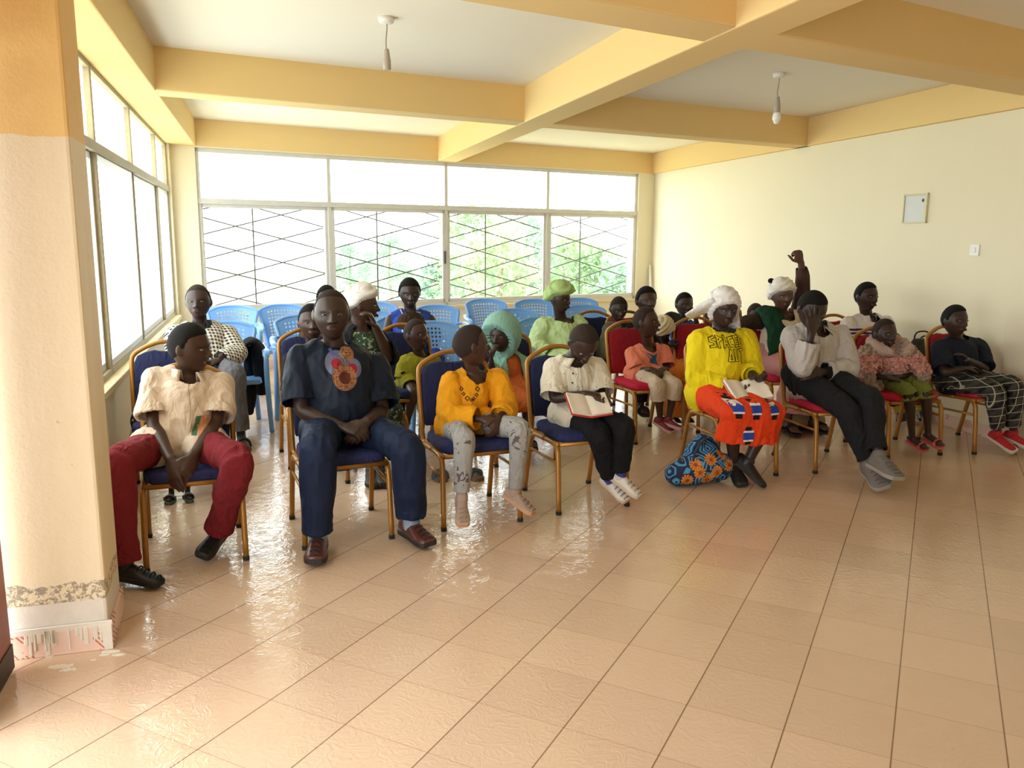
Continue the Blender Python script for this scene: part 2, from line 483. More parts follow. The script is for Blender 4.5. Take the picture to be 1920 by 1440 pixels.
d = MB(); d.slab(w2(.42), w2(.005), .045, -NL, .012, 2.08); door = tag(d.build('door_1', BROWN, bevel=.004), kind='structure')
d = MB(); d.slab(w2(.38)+NL*.006, w2(.05)+NL*.006, .008, -NL, .12, .95); d.slab(w2(.38)+NL*.006, w2(.05)+NL*.006, .008, -NL, 1.05, 1.98); d.build('panel', BROWN, door, bevel=.003)
d = MB(); d.slab(w2(.42)+NL*.004, w2(.005)+NL*.004, .006, -NL, .012, .10); d.build('kick_plate', plain('scuffed_dark_metal', srgb(60, 54, 52), .5, .5, .4), door)
# right wall, rear wall
b = MB(); b.slab(RR-YR*.3, BR+YR*.3, .22, NR, 0, CEIL); tag(b.build('wall_right', CREAM), kind='structure')
b = MB(); b.slab(pR-YR*.62*K-YR*.6, pR-YR*.62*K, .03, -NR, 0, BEAM); tag(b.build('trim_4', CREAM, bevel=.004), kind='structure')
b = MB(); b.slab(RL-NL*.3, RR+NL*.3, .2, -YD, 0, CEIL)
wR = float(np.linalg.norm(RR-RL))
tag(b.build('wall_rear', CREAM), kind='structure')
# beams
def kp(x, y): return np.array([x, y])*K
def beam(nm, a, c, w, nrm, e0=0, e1=0, dz=0.0):
    u = unit(np.append(c-a, 0))[:2]; b = MB(); b.slab(a-u*e0, c+u*e1, w, nrm, BEAM+dz, CEIL+.05); tag(b.build(nm, OCHRE, bevel=.01), kind='structure')
beam('trim_5', kp(-2.672, 6.347), kp(3.202, 9.55), .25, unit(np.array([-3.203, 5.874, 0]))[:2], .35, .3)
beam('trim_6', kp(1.011, 4.776), kp(.05, 8.006), .265, NL, 5.8, 4.2, -.004)
beam('trim_7', kp(-.16, 4.054), kp(3.741, 6.349), .30, -unit(np.array([-2.295, 3.901, 0]))[:2], 2.6, .4)
beam('trim_8', kp(-.16, 4.054)+np.array([.86, -2.85]), kp(3.741, 6.349)+np.array([.86, -2.85]), .30, -unit(np.array([-2.295, 3.901, 0]))[:2], 2.9, .5)
beam('trim_9', kp(-1.951, 4.066), kp(-3.544, 9.403), .34, -NL, 1.0, .75, -.002)
b = MB(); b.slab(pR-NR*.05-YR*9.5, BR-NR*.05+YR*.1, .06, NR, BEAM, CEIL); tag(b.build('trim_10', OCHRE, bevel=.006), kind='structure')
# skirtings
b = MB(); b.slab(BL, BR, .012, NB, 0, .10); tag(b.build('baseboard_back', SKIRT, bevel=.003), kind='structure')
b = MB(); b.slab(RR, BR, .012, -NR, 0, .10); tag(b.build('baseboard_right', SKIRT, bevel=.003), kind='structure')
b = MB(); b.slab(Lend, BL, .012, NL, 0, .10); tag(b.build('baseboard_left', SKIRT, bevel=.003), kind='structure')
b = MB(); q = pilN+NL*.012-YD*.012
b.slab(pilN-NL*.42-YD*.012, q, .012, YD, 0, .095); b.slab(q, pilF+NL*.012, .012, -NL, 0, .095)
bp = tag(b.build('baseboard_pillar', SKIRT, bevel=.003), kind='structure')
b = MB()
for k in range(26):
    a0 = RNG.random()*.30; hgt = .02+RNG.random()*.07; ww = .004+RNG.random()*.012
    b.slab(pilN-NL*(a0+ww)-YD*.015, pilN-NL*a0-YD*.015, .004, YD, .095-hgt, .10)
b.slab(pilN-NL*.36-YD*.016, q+NL*.002, .01, YD, .088, .112); b.slab(q-YD*.003, q-YD*.003-NL*.03, .005, YD, .0, .1)
b.build('plaster_drips', PLASTER, bp, bevel=.002)

# ------------------------------------------------------------------ windows: frame > panes, sashes
def window(nm, org, d, inn, s0, s1, z0, zm, z1, mull, fmat, depth=.05, off=.08, frost=False):
    """frame in a wall line: org + d*s, set back by off; mull = mullion positions"""
    A = lambda s, k=0: org+d*s-inn*(off-k)
    f = MB(); w = .045
    f.slab(A(s0), A(s1), depth, inn, z1-.045, z1); f.slab(A(s0), A(s1), depth, inn, z0, z0+.05); f.slab(A(s0), A(s1), depth*1.2, inn, zm-.03, zm+.03)
    xs = [s0]+list(mull)+[s1]
    for i, s in enumerate(xs):
        a = s if i == 0 else (s-w if i == len(xs)-1 else s-w/2)
        f.slab(A(a), A(a+w), depth, inn, z0, z1)
    fo = tag(f.build(nm, fmat, bevel=.005), kind='structure')
    for i in range(len(xs)-1):
        a, c = xs[i]+w*.5, xs[i+1]-w*.5
        g = MB(); g.slab(A(a, .02), A(c, .02), .005, inn, zm+.02, z1-.03); g.build('pane', FROST if frost else GLASS, fo)
        s = MB()
        k = .012+.018*(i % 2)
        for (p, q2) in ((a, a+.035), (c-.035, c)): s.slab(A(p, k), A(q2, k), .022, inn, z0+.05, zm-.03)
        s.slab(A(a, k), A(c, k), .022, inn, z0+.05, z0+.095); s.slab(A(a, k), A(c, k), .022, inn, zm-.07, zm-.03)
        so = s.build('sash', ALU, fo, bevel=.003)
        g = MB(); g.slab(A(a+.03, k+.008), A(c-.03, k+.008), .005, inn, z0+.09, zm-.065); g.build('pane', GLASS, so)
    return fo, A
BM = [.74, 2.28, 3.83]
win1, A1 = window('window_1', pB, XD, NB, S0, S1, SILL_B, MID_B, TOP_B, BM, ALU)
b = MB(); b.slab(A1(2.235, .06), A1(2.262, .06), .012, NB, 1.2, 1.36); b.build('latch', IRON, win1, bevel=.003)
t0 = np.dot(np.array([-2.331, 4.503])*K-pL, YD)
win2, A2 = window('window_2', pL, YD, NL, tL0-.02, tL1, SILL_L, MID_L, TOP_L, [.88, 2.44, 4.10], OLDALU, .06, .09, True)
portal('sky_portal_back', np.append(P_((S0+S1)/2)-NB*.3, 1.56), np.append(XD, 0), S1-S0, 1.85, np.append(NB, 0))
portal('sky_portal_left', np.append(pL+YD*((tL0+tL1)/2)-NL*.3, 1.58), np.append(YD, 0), tL1-tL0, 1.85, np.append(NL, 0))
portal('sky_portal_door', np.append(w2(1.5)-NL*.25, 1.05), np.append(YD, 0), 2.2, 2.1, np.append(NL, 0))
portal('sky_portal_side', np.append(w2(L4-.9)-NL*.25, 1.6), np.append(YD, 0), 1.0, 1.6, np.append(NL, 0))
# grilles outside the lower panes of the back window
edges = [S0, *BM, S1]
for i in range(4):
    a, c = edges[i]+.03, edges[i+1]-.03; g = MB(); z0, z1 = SILL_B+.03, MID_B-.02
    for sgn in (1, -1):
        for k in range(-14, 24):
            pts = []
            z_at = lambda s: (1.529+.262*(s-2.427)*sgn)+(k*.276) - (0 if sgn > 0 else .06)
            ss = [s for s in np.linspace(a, c, 60) if z0 <= z_at(s) <= z1]
            if len(ss) < 3: continue
            p = [np.append(P_(s)-NB*(.20+.012*sgn), z_at(s)) for s in (ss[0], ss[-1])]
            g.tube(p, [.008, .008], seg=6, per=1, cap=(0, 0))
    for s in [(a+c)/2-.12]:
        g.tube([np.append(P_(s)-NB*.185, z0), np.append(P_(s)-NB*.185, z1)], [.009, .009], seg=6, per=1, cap=(0, 0))
    for zz in (z0, z1): g.tube([np.append(P_(a)-NB*.20, zz), np.append(P_(c)-NB*.20, zz)], [.009, .009], seg=6, per=1, cap=(0, 0))
    lab = ['dark diamond window grille outside the leftmost back window bay beside the left pillar', 'dark diamond window grille outside the bay above the jersey wearer, with one upright bar',
           'dark diamond window grille with dense trees behind it, left of the green head wrap', 'dark diamond window grille outside the bay nearest the right wall'][i]
    tag(g.build('window_grille', IRON), lab, 'window grille', 'diamond grilles outside the back window')

# ------------------------------------------------------------------ fittings on wall and ceiling
def wall_pt(px, py): return on_plane(px, py, np.append(pR, 0), np.append(NR, 0))
GREYM = plain('grey_enamel', srgb(196, 200, 198), .4, 0, .06)
cb = wall_pt(1718, 391); mw = Matrix.Identity(4)
for i in range(2): mw[i][0] = -YR[i]; mw[i][1] = -NR[i]; mw[i][3] = cb[i]
mw[2][3] = cb[2]
r = tag(empty('distribution_box', (0, 0, 0)), 'grey metal electrical distribution box set in the right wall with a dark lock', 'electrical box')
r.matrix_world = mw
b = MB(); h_, v_ = .143, .125
for lo, hi in (((-h_, 0, -v_), (-h_+.014, .02, v_)), ((h_-.03, 0, -v_), (h_, .022, v_)), ((-h_, 0, -v_), (h_, .02, -v_+.012)), ((-h_, 0, v_-.012), (h_, .02, v_))): b.box(lo, hi)
b.build('frame', plain('yellowed_enamel', srgb(210, 202, 170), .5), r, bevel=.002)
b = MB(); b.box((-h_+.014, -.01, -v_+.012), (h_-.03, .012, v_-.012)); do = b.build('cover', GREYM, r, bevel=.002)
b = MB(); b.ell((h_-.055, .014, v_-.06), (.014, .006, .014)); b.build('lock', IRON, do, smooth=True)
cs = wall_pt(1829, 469); ms = mw.copy()
for i in range(3): ms[i][3] = cs[i]
r = tag(empty('light_switch'), 'white plastic light switch on the right wall', 'light switch'); r.matrix_world = ms
WPL = plain('white_plastic', srgb(228, 226, 224), .35, 0, .04)
b = MB(); b.box((-.045, 0, -.045), (.045, .012, .045)); b.build('plate', WPL, r, bevel=.003)
b = MB(); b.box((-.018, .008, -.02), (.012, .018, .022)); b.build('rocker', WPL, r, bevel=.003)
def pendant(px, py, pyb, bulb, label):
    c = on_floor(px, py, CEIL-.004); zb = on_plane(px, pyb, c, np.array([0, 1., 0]))[2]
    r = tag(empty('pendant_light', (c[0], c[1], CEIL)), label, 'ceiling lamp')
    b = MB(); b.tube([(0, 0, -.028), (0, 0, .0)], [.042, .05], seg=20, per=2, cap=(.2, 0)); b.build('ceiling_rose', WPL, r, smooth=True)
    top = zb-CEIL
    e = top+(.17 if bulb else .1)
    b = MB(); b.tube([(0, 0, -.02), (.004, 0, e*.3), (-.004, .002, e*.7), (0, 0, e+.0)], [.0035]*4, seg=6, per=4); b.build('cord', plain('grey_cord', srgb(150, 140, 128), .6), r, smooth=True)
    b = MB(); b.tube([(0, 0, e+.01), (0, 0, e-.03), (0, 0, e-.05), (0, 0, e-.1)], [.014, .02, .023, .024], seg=16, per=2, cap=(.6, .1)); b.build('bulb_holder', plain('worn_lamp_holder', srgb(170, 160, 146), .5), r, smooth=True)
    if bulb:
        b = MB(); b.tube([(0, 0, e-.09), (0, 0, e-.11), (0, 0, e-.145), (0, 0, e-.165)], [.014, .028, .032, .022], seg=18, per=3, cap=(.2, 1)); b.build('bulb', plain('opal_glass', srgb(238, 236, 232), .2, 0, .02), r, smooth=True)
pendant(724, 34, 131, False, 'bare pendant bulb holder without a bulb hanging from the left ceiling bay')
pendant(1461, 138, 229, True, 'pendant lamp with a white bulb hanging in the right ceiling bay')
# pole leaning in the far corner
a = np.append(BR-XD*.14+NB*.22, 0.0); t_ = on_plane(1219, 497, np.append(BR+NB*.04, 0), np.append(NB, 0))
b = MB(); b.tube([a, t_], [.017, .017], seg=10, per=1, cap=(.2, .2)); tag(b.build('pole', WPL, smooth=True), 'white pole leaning in the far right corner beside the window', 'pole')

# ------------------------------------------------------------------ outside: ground, trees, house
GZ = -4.2
b = MB(); b.prism([(-140, 10.9), (-140, 160), (160, 160), (160, -40), (12, -40), (9, 10)], GZ-.2, GZ); 
n = N('dry_grass_ground'); v = n.coord(); n.set(Base_Color=n.mix(n.noise(v, .3, 6), srgb(196, 200, 150), srgb(206, 190, 160)), Roughness=.95)
tag(b.build('ground_outside', n.m), kind='structure')
LEAF = []
for i, (a_, c_) in enumerate(((srgb(164, 190, 146), srgb(122, 156, 120)), (srgb(184, 202, 160), srgb(136, 168, 130)), (srgb(156, 186, 160), srgb(118, 152, 130)))):
    n = N('leaves_%d' % i); v = n.coord()
    n.set(Base_Color=n.mix(n.noise(v, 1.6, 5), a_, c_), Roughness=.7)
    tr = n.new('ShaderNodeBsdfTranslucent'); tr.inputs['Color'].default_value = a_; mx = n.new('ShaderNodeMixShader'); mx.inputs[0].default_value = .4
    n.link(n.bsdf.outputs[0], mx.inputs[1]); n.link(tr.outputs[0], mx.inputs[2]); n.link(mx.outputs[0], n.out.inputs[0]); LEAF.append(n.m)
BARK = plain('pale_bark', srgb(150, 136, 120), .9)
def tree(x, y, h, w, mi, label, seed):
    rr = np.random.RandomState(seed)
    r = tag(empty('tree', (x, y, GZ)), label, 'tree', 'trees outside the back window')
    b = MB(); b.tube([(0, 0, -.1), (.1, 0, h*.3), (-.05, .1, h*.6), (.05, 0, h*.9)], [.16, .13, .09, .03], seg=8, per=3)
    for k in range(7):
        z0 = h*(.3+.08*k); a = k*2.4; L = w*(.8-.07*k)
        b.tube([(0, 0, z0), (math.cos(a)*L*.5, math.sin(a)*L*.5, z0+.3), (math.cos(a)*L, math.sin(a)*L, z0+.35)], [.05, .035, .012], seg=5, per=2)
    b.build('trunk', BARK, r, smooth=True)
    nC = 90; V = []; F = []
    cs_ = []
    for k in range(nC):
        u_ = rr.rand(); zz = h*(.22+.78*u_); rad = w*(1-.75*max(0, (u_-.25)/.75)**1.3)*math.sqrt(rr.rand())
        a = rr.rand()*6.283; cs_.append((rad*math.cos(a), rad*math.sin(a), zz))
    for c in cs_:
        for k in range(46):
            d = rr.randn(3)*.30*np.array([1, 1, .7]); p = np.array(c)+d
            u1 = unit(rr.randn(3)); u2 = unit(np.cross(u1, rr.randn(3))); s = .06+rr.rand()*.09; i0 = len(V)
            V += [tuple(p-u1*s), tuple(p+u2*s*.45), tuple(p+u1*s), tuple(p-u2*s*.45)]; F.append((i0, i0+1, i0+2, i0+3))
    b = MB(); b.add(V, F); b.build('foliage', LEAF[mi], r)
def out(px, dist):
    d = ray(px, 455); d = d/np.hypot(d[0], d[1]); return d[0]*dist, d[1]*dist
for px, dist, h, w, mi, lab, sd in ((885, 27, 6.9, 2.0, 0, 'tall pale green tree behind the middle of the back window, beside its central mullion', 1), (940, 24, 6.2, 1.7, 1, 'light green tree behind the upright bar of the right-of-centre grille', 2),
        (985, 29, 6.5, 2.0, 2, 'blue-green tree outside, just left of the bright window mullion', 3), (1060, 31, 5.9, 2.1, 1, 'pale tree outside directly above the green head wrap', 4),
        (1120, 28, 5.4, 2.1, 0, 'bushy green tree outside the right window bay', 5), (1178, 26, 4.9, 1.8, 2, 'low tree outside at the right edge of the back window', 6), (825, 33, 5.0, 1.2, 2, 'slender tree outside just left of the central mullion', 7),
        (730, 52, 5.9, 2.6, 2, 'distant hazy tree outside above the white head scarf', 8), (655, 58, 5.4, 2.6, 2, 'faint distant tree outside near the left window bays', 9)):
    x, y = out(px, dist); tree(x, y, h, w, mi, lab, sd)
x, y = out(790, 40)
r = tag(empty('house', (x, y, GZ), -.5), 'low house with a rusty roof far outside the window behind the jersey wearer', 'house')
b = MB(); b.box((-4, -2.5, 0), (4, 2.5, 2.0)); b.build('walls', CREAM, r)
b = MB(); b.add([(-4.4, -2.9, 1.95), (4.4, -2.9, 1.95), (4.4, 2.9, 1.95), (-4.4, 2.9, 1.95), (-3.6, 0, 2.8), (3.6, 0, 2.8)], [(0, 1, 5, 4), (2, 3, 4, 5), (1, 2, 5), (3, 0, 4), (3, 2, 1, 0)])
b.build('roof', plain('rusty_roof_sheet', srgb(190, 140, 126), .7), r)
# ------------------------------------------------------------------ banquet chairs
GOLD = plain('gold_brown_chair_frame', srgb(170, 118, 50), .36, .35, .22, 10)
NAVY = cloth('navy_chair_fabric', srgb(34, 38, 74)); NAVYP = cloth('navy_seat_fabric', srgb(40, 46, 88))
RED = cloth('red_chair_fabric', srgb(150, 26, 40)); REDP = cloth('red_seat_fabric', srgb(190, 38, 66))
RUBBER = plain('black_rubber', srgb(30, 28, 26), .8)
def banquet(fab, fabp):
    r = empty('banquet_chair')
    # local -Y is the front; seat top .46
    def pad(z0, z1, wf, wb, y0, y1):
        m = MB(); prof = []
        nlay = 7
        for k in range(nlay):
            t = k/(nlay-1); zz = z0+(z1-z0)*t; sh = 1-.06*(abs(2*t-1)**3)
            ring = []
            for i in range(36):
                a = 2*PI*i/36; c, s = math.cos(a), math.sin(a)
                x = np.sign(c)*abs(c)**.35; y = np.sign(s)*abs(s)**.35
                yy = (y0+y1)/2+(y1-y0)/2*y*sh; w = wf+(wb-wf)*(yy-y0)/(y1-y0)
                ring.append((x*w*sh, yy, zz))
            prof.append(ring)
        V = [p for rr_ in prof for p in rr_]; F = []
        for k in range(nlay-1):
            for i in range(36): j = (i+1) % 36; F.append((k*36+i, k*36+j, (k+1)*36+j, (k+1)*36+i))
        V.append((0, (y0+y1)/2, z1+.012)); b = (nlay-1)*36
        for i in range(36): F.append((b+i, b+(i+1) % 36, len(V)-1))
        V.append((0, (y0+y1)/2, z0)); 
        for i in range(36): F.append((len(V)-1, (i+1) % 36, i))
        m.add(V, F); return m
    pad(.398, .452, .215, .195, -.225, .195).build('seat', fabp, r, smooth=True)
    m = MB(); z = .388
    m.tube([(-.20, -.205, z), (.20, -.205, z)], [.0125]*2, seg=8, per=1, cap=(0, 0), sq=.6); m.tube([(-.19, .185, z), (.19, .185, z)], [.0125]*2, seg=8, per=1, cap=(0, 0), sq=.6)
    for s in (-1, 1): m.tube([(.205*s, -.2, z), (.20*s, .18, z)], [.0125]*2, seg=8, per=1, cap=(0, 0), sq=.6)
    m.build('seat_frame', GOLD, r, smooth=True)
    for s in (-1, 1):
        m = MB(); m.tube([(.208*s, -.03, .388), (.209*s, -.15, .386), (.211*s, -.195, .365), (.213*s, -.215, .30), (.216*s, -.24, 0.012)], [.0135]*5, seg=8, per=4, cap=(0, 0), sq=.6)
        l = m.build('leg', GOLD, r, smooth=True)
        m = MB(); m.tube([(.216*s, -.239, .02), (.216*s, -.24, 0)], [.0155]*2, seg=8, per=1, cap=(0, 0), sq=.6); m.build('foot_cap', RUBBER, l)
        m = MB(); m.tube([(.208*s, -.03, .386), (.209*s, .10, .382), (.211*s, .15, .36), (.213*s, .18, .29), (.217*s, .245, .012)], [.0135]*5, seg=8, per=4, cap=(0, 0), sq=.6)
        l = m.build('leg', GOLD, r, smooth=True)
        m = MB(); m.tube([(.217*s, .243, .02), (.217*s, .245, 0)], [.0155]*2, seg=8, per=1, cap=(0, 0), sq=.6); m.build('foot_cap', RUBBER, l)
        m = MB(); m.tube([(.213*s, -.217, .285), (.213*s, .18, .285)], [.0085]*2, seg=8, per=1, cap=(0, 0)); m.build('stretcher', GOLD, r, smooth=True)
    # back frame: two uprights and a crowned top rail in one bent tube
    def by(zz): return .175+(zz-.40)*.235
    half = [(.205, .40), (.207, .50), (.207, .66), (.204, .765), (.19, .80), (.155, .826), (.09, .856), (.04, .869), (0, .871)]
    pts = [(-.195, .12, .386)]+[(-x, by(zz), zz) for x, zz in half]+[(x, by(zz), zz) for x, zz in half[-2::-1]]+[(.195, .12, .386)]
    m = MB(); m.tube(pts, [.0135]*len(pts), seg=8, per=3, cap=(0, 0), sq=.6, ref=(0, 1, 0)); m.build('back_frame', GOLD, r, smooth=True)
    # upholstered panel with a hand gap under the crown
    out_ = [(.19, .475), (.193, .56), (.193, .66), (.19, .755), (.172, .79), (.13, .81), (.075, .822), (.045, .815), (0, .812)]
    op = [(x, zz) for x, zz in out_]+[(-x, zz) for x, zz in out_[-2::-1]]
    m = MB(); V = []; F = []; nn = len(op); cz = .65
    lay = ((-.004, .985), (-.022, 1.0), (-.030, .96), (-.034, .55)), ((.004, .985), (.014, 1.0), (.02, .96), (.022, .55))
    allr = list(reversed(lay[0]))+list(lay[1])
    for dy, sc in allr:
        for x, zz in op: q = cz+(zz-cz)*sc; V.append((x*sc, by(q)+dy, q))
    nr = len(allr)
    for k in range(nr-1):
        for i in range(nn): j = (i+1) % nn; F.append((k*nn+i, k*nn+j, (k+1)*nn+j, (k+1)*nn+i))
    V.append((0, by(cz)-.035, cz)); V.append((0, by(cz)+.023, cz))
    for i in range(nn): j = (i+1) % nn; F.append((len(V)-2, j, i)); F.append(((nr-1)*nn+i, (nr-1)*nn+j, len(V)-1))
    m.add(V, F); m.build('backrest', fab, r, smooth=True)
    return r
blue0 = banquet(NAVY, NAVYP); red0 = banquet(RED, REDP)
_used = {}
CHAIRS = {}
def put_chair(proto, kind, key, x, y, bearing, label, group):
    o = proto if not _used.get(kind) else copy_tree(proto)
    _used[kind] = True
    o.location = (x, y, 0); o.rotation_euler = (0, 0, face_rot(bearing))
    tag(o, label, 'chair', group); CHAIRS[key] = o
GB, GR = 'blue upholstered banquet chairs', 'red upholstered banquet chairs'
for key, x, y, f, lab in (
        ('P1', -1.542, 3.860, 158, 'navy banquet chair under the boy in maroon trousers beside the window'),
        ('P2', -.896, 4.158, 158, 'navy banquet chair under the man in the embroidered navy shirt'),
        ('P3', -.24, 4.434, 158, 'navy banquet chair under the child in the mustard blouse'),
        ('P4', .375, 4.711, 158, 'navy banquet chair under the boy reading a red book'),
        ('K', -2.02, 4.80, 158, 'navy banquet chair behind the boy in maroon trousers, next to the left wall'),
        ('P10', -1.347, 5.588, 158, 'navy banquet chair behind the man in navy, holding a boy in black'),
        ('P13', -.70, 5.95, 152, 'navy banquet chair under the barefoot child in lime green'),
        ('P14', .02, 5.68, 160, 'navy banquet chair under the child in the mint hoodie'),
        ('P11', -.98, 5.30, 145, 'navy banquet chair under the woman in the white head scarf'),
        ('P16', .80, 7.25, 165, 'navy banquet chair with a child in olive trousers, behind the red chairs'),
        ('X', 2.25, 8.45, 170, 'navy banquet chair by the right wall behind the outstretched arm')):
    put_chair(blue0, 'b', key, x, y, f, lab, GB)
for key, x, y, f, lab in (
        ('P5', 1.449, 5.385, 163, 'red banquet chair under the woman in the yellow top'),
        ('P6', 2.15, 5.57, 165, 'red banquet chair under the man hiding his face'),
        ('P7', 2.819, 5.972, 167, 'red banquet chair under the girl in the pink fur coat'),
        ('P8', 3.45, 6.12, 157, 'red banquet chair under the boy in plaid trousers'),
        ('P18', 1.033, 6.344, 157, 'red banquet chair under the small child in a salmon shirt'),
        ('P17', 1.12, 7.25, 163, 'red banquet chair behind the salmon-shirted child, under the boy in dark olive'),
        ('P20', 1.62, 6.72, 163, 'red banquet chair between the orange dress and the white veil'),
        ('P21', 2.22, 6.75, 165, 'red banquet chair under the woman with the raised arm'),
        ('P22', 2.92, 7.05, 162, 'red banquet chair under the boy in the striped white polo')):
    put_chair(red0, 'r', key, x, y, f, lab, GR)

# ------------------------------------------------------------------ blue plastic garden chairs
PLAST = plain('light_blue_plastic', srgb(112, 164, 226), .35, 0, .06, 6)
def plastic():
    r = empty('plastic_chair')
    def sheet(fn, nu, nv, hole, thick, nrm):
        """curved sheet with a lattice of diamond holes; fn(u, v) -> point"""
        m = MB(); V = []; F = []
        def pt(u, v, side): return fn(u, v)+np.asarray(nrm)*thick*side
        for side in (0, 1):
            for i in range(nu):
                for j in range(nv):
                    u0, u1, v0, v1 = i/nu, (i+1)/nu, j/nv, (j+1)/nv; um, vm = (u0+u1)/2, (v0+v1)/2
                    hl = hole(i, j)
                    b = len(V); V += [pt(u0, v0, side), pt(u1, v0, side), pt(u1, v1, side), pt(u0, v1, side)]
                    if not hl: F.append((b, b+1, b+2, b+3) if side else (b+3, b+2, b+1, b))
                    else:
                        du, dv = (u1-u0)*.36, (v1-v0)*.36
                        V += [pt(um, vm-dv, side), pt(um+du, vm, side), pt(um, vm+dv, side), pt(um-du, vm, side)]
                        for (p, q, s_) in ((0, 1, 4), (1, 5, 4), (1, 2, 5), (2, 6, 5), (2, 3, 6), (3, 7, 6), (3, 0, 7), (0, 4, 7)):
                            F.append((b+p, b+q, b+s_) if side else (b+s_, b+q, b+p))
        m.add(V, F); return m
    # back: curved shield, local +Y is the rear
    def back(u, v):
        w = .17+.065*v; x = (u-.5)*2*w; z = .42+.40*v - .05*(abs(u-.5)*2)**3*v; y = .17+.16*v+.0-.07*(abs(u-.5)*2)**2
        return np.array([x, y, z])
    sheet(back, 14, 12, lambda i, j: 2 <= i <= 11 and 3 <= j <= 10 and (i+j) % 1 == 0, .006, (0, -1, 0)).build('backrest', PLAST, r, smooth=False)
    m = MB(); ed = [back(0, v) for v in np.linspace(0, 1, 7)]+[back(u, 1) for u in np.linspace(.1, .9, 9)]+[back(1, v) for v in np.linspace(1, 0, 7)]
    m.tube(ed, [(.012, .016)]*len(ed), ref=(0, 1, 0), seg=8, per=2, cap=(1, 1)); m.build('back_rim', PLAST, r, smooth=True)
    def seat(u, v):
        y = -.22+.40*v; w = .235-.05*v; return np.array([(u-.5)*2*w, y, .425-.018*math.sin(PI*u)-.02*v+(-.03 if v < .08 else 0)])
    sheet(seat, 10, 10, lambda i, j: False, .008, (0, 0, 1)).build('seat', PLAST, r, smooth=True)
    m = MB(); m.box((-.22, -.225, .385), (.22, -.205, .425)); m.build('seat_rim', PLAST, r, bevel=.006)
    for s in (-1, 1):
        a = back(0 if s < 0 else 1, .62)
        m = MB(); m.tube([(a[0], a[1], a[2]), (s*.262, .12, .66), (s*.278, 0, .635), (s*.28, -.14, .63), (s*.272, -.205, .60)], [(.030, .010)]*4+[(.026, .012)], ref=[(1, 0, 0)]*5, seg=10, per=4); m.build('armrest', PLAST, r, smooth=True)
        m = MB(); m.tube([(s*.275, -.19, .62), (s*.272, -.215, .45), (s*.28, -.24, .2), (s*.29, -.262, .006)], [(.034, .016), (.036, .018), (.032, .018), (.025, .018)], ref=(0.35*s, 1, 0), seg=10, per=3, cap=(0, 0), sq=.7); m.build('leg', PLAST, r, smooth=True)
        m = MB(); m.tube([(s*.19, .16, .45), (s*.215, .22, .3), (s*.24, .30, .006)], [(.034, .016), (.032, .018), (.025, .018)], ref=(0.5*s, 1, 0), seg=10, per=3, cap=(0, 0), sq=.7); m.build('leg', PLAST, r, smooth=True)
    return r
pl0 = plastic(); _first = True
GP = 'light blue plastic armchairs in the back rows'
def px_chair(px, py, y, bearing, label, key=None):
    """chair whose back top is at the height .82 on the sight line through the given point at distance y"""
    global _first
    d = ray(px, py); x = d[0]/d[1]*y
    o = pl0 if _first else copy_tree(pl0); _first = False
    f = bvec(bearing); o.location = (x+f[0]*.26, y+f[1]*.26, 0); o.rotation_euler = (0, 0, face_rot(bearing)); tag(o, label, 'chair', GP)
    CHAIRS[key or px] = o
for px, y, bg_, lab, key in (
        (435, 8.35, 165, 'light blue plastic armchair by the window behind the man in gingham, rearmost there', 'a'),
        (418, 6.70, 158, 'light blue plastic armchair under the man in the gingham shirt', 'P9'),
        (530, 8.55, 160, 'light blue plastic armchair at the window left of the boy in black, rear one', 'c'),
        (566, 7.35, 160, 'light blue plastic armchair just behind the boy in black, front one of two', 'd'),
        (703, 8.95, 165, 'light blue plastic armchair at the window behind the white head scarf', 'e'),
        (694, 7.9, 165, 'light blue plastic armchair between the white head scarf and the jersey wearer', 'f'),
        (752, 7.35, 160, 'light blue plastic armchair under the young man in the blue jersey', 'P12'),
        (818, 8.6, 165, 'light blue plastic armchair at the window behind the shoulder of the jersey wearer', 'h'),
        (808, 6.85, 160, 'light blue plastic armchair directly behind the lime-shirted child', 'i'),
        (911, 9.6, 165, 'light blue plastic armchair under the window, above the mint hood, rearmost', 'j'),
        (966, 8.2, 165, 'light blue plastic armchair just behind the mint hood', 'k'),
        (1002, 9.6, 165, 'light blue plastic armchair by the window at the left shoulder of the pale green dress', 'l'),
        (1016, 7.30, 160, 'light blue plastic armchair under the woman in pale green', 'P15'),
        (1085, 9.9, 165, 'light blue plastic armchair by the window at the right shoulder of the pale green dress', 'n'),
        (1096, 8.75, 165, 'light blue plastic armchair behind the navy chair of the olive-trousered child', 'o'),
        ):
    px_chair(px, 560, y, bg_, lab, key)
# ------------------------------------------------------------------ people: builders
def skin_mat(name, col):
    n = N(name); v = n.coord()
    f = n.noise(v, 18, 5, .6)
    n.set(Base_Color=n.mix(f, tuple(c*.82 for c in col[:3])+(1,), col), Roughness=.42)
    n.bsdf.inputs['Specular IOR Level'].default_value = .35
    n.bump(n.noise(v, 160, 3), .12, .002); return n.m
SKIN = [skin_mat('dark_brown_skin', srgb(70, 48, 39)), skin_mat('deep_brown_skin', srgb(58, 41, 35)), skin_mat('brown_skin', srgb(86, 59, 47))]
LIPS = plain('lips', srgb(68, 46, 40), .7, spec=.15)
HAIRM = plain('short_black_hair', srgb(26, 23, 22), .9, 0, .4, 90, .6, 220, .2)
FUZZ = plain('cropped_hair', srgb(50, 39, 34), .85, 0, .3, 90, .4, 240, .2)
EYEW = plain('eye_white', srgb(126, 114, 104), .3, 0, .05); EYED = plain('eye_dark', srgb(20, 14, 12), .2, 0, 0)
PAPER = plain('book_paper', srgb(226, 218, 206), .8, 0, .06)

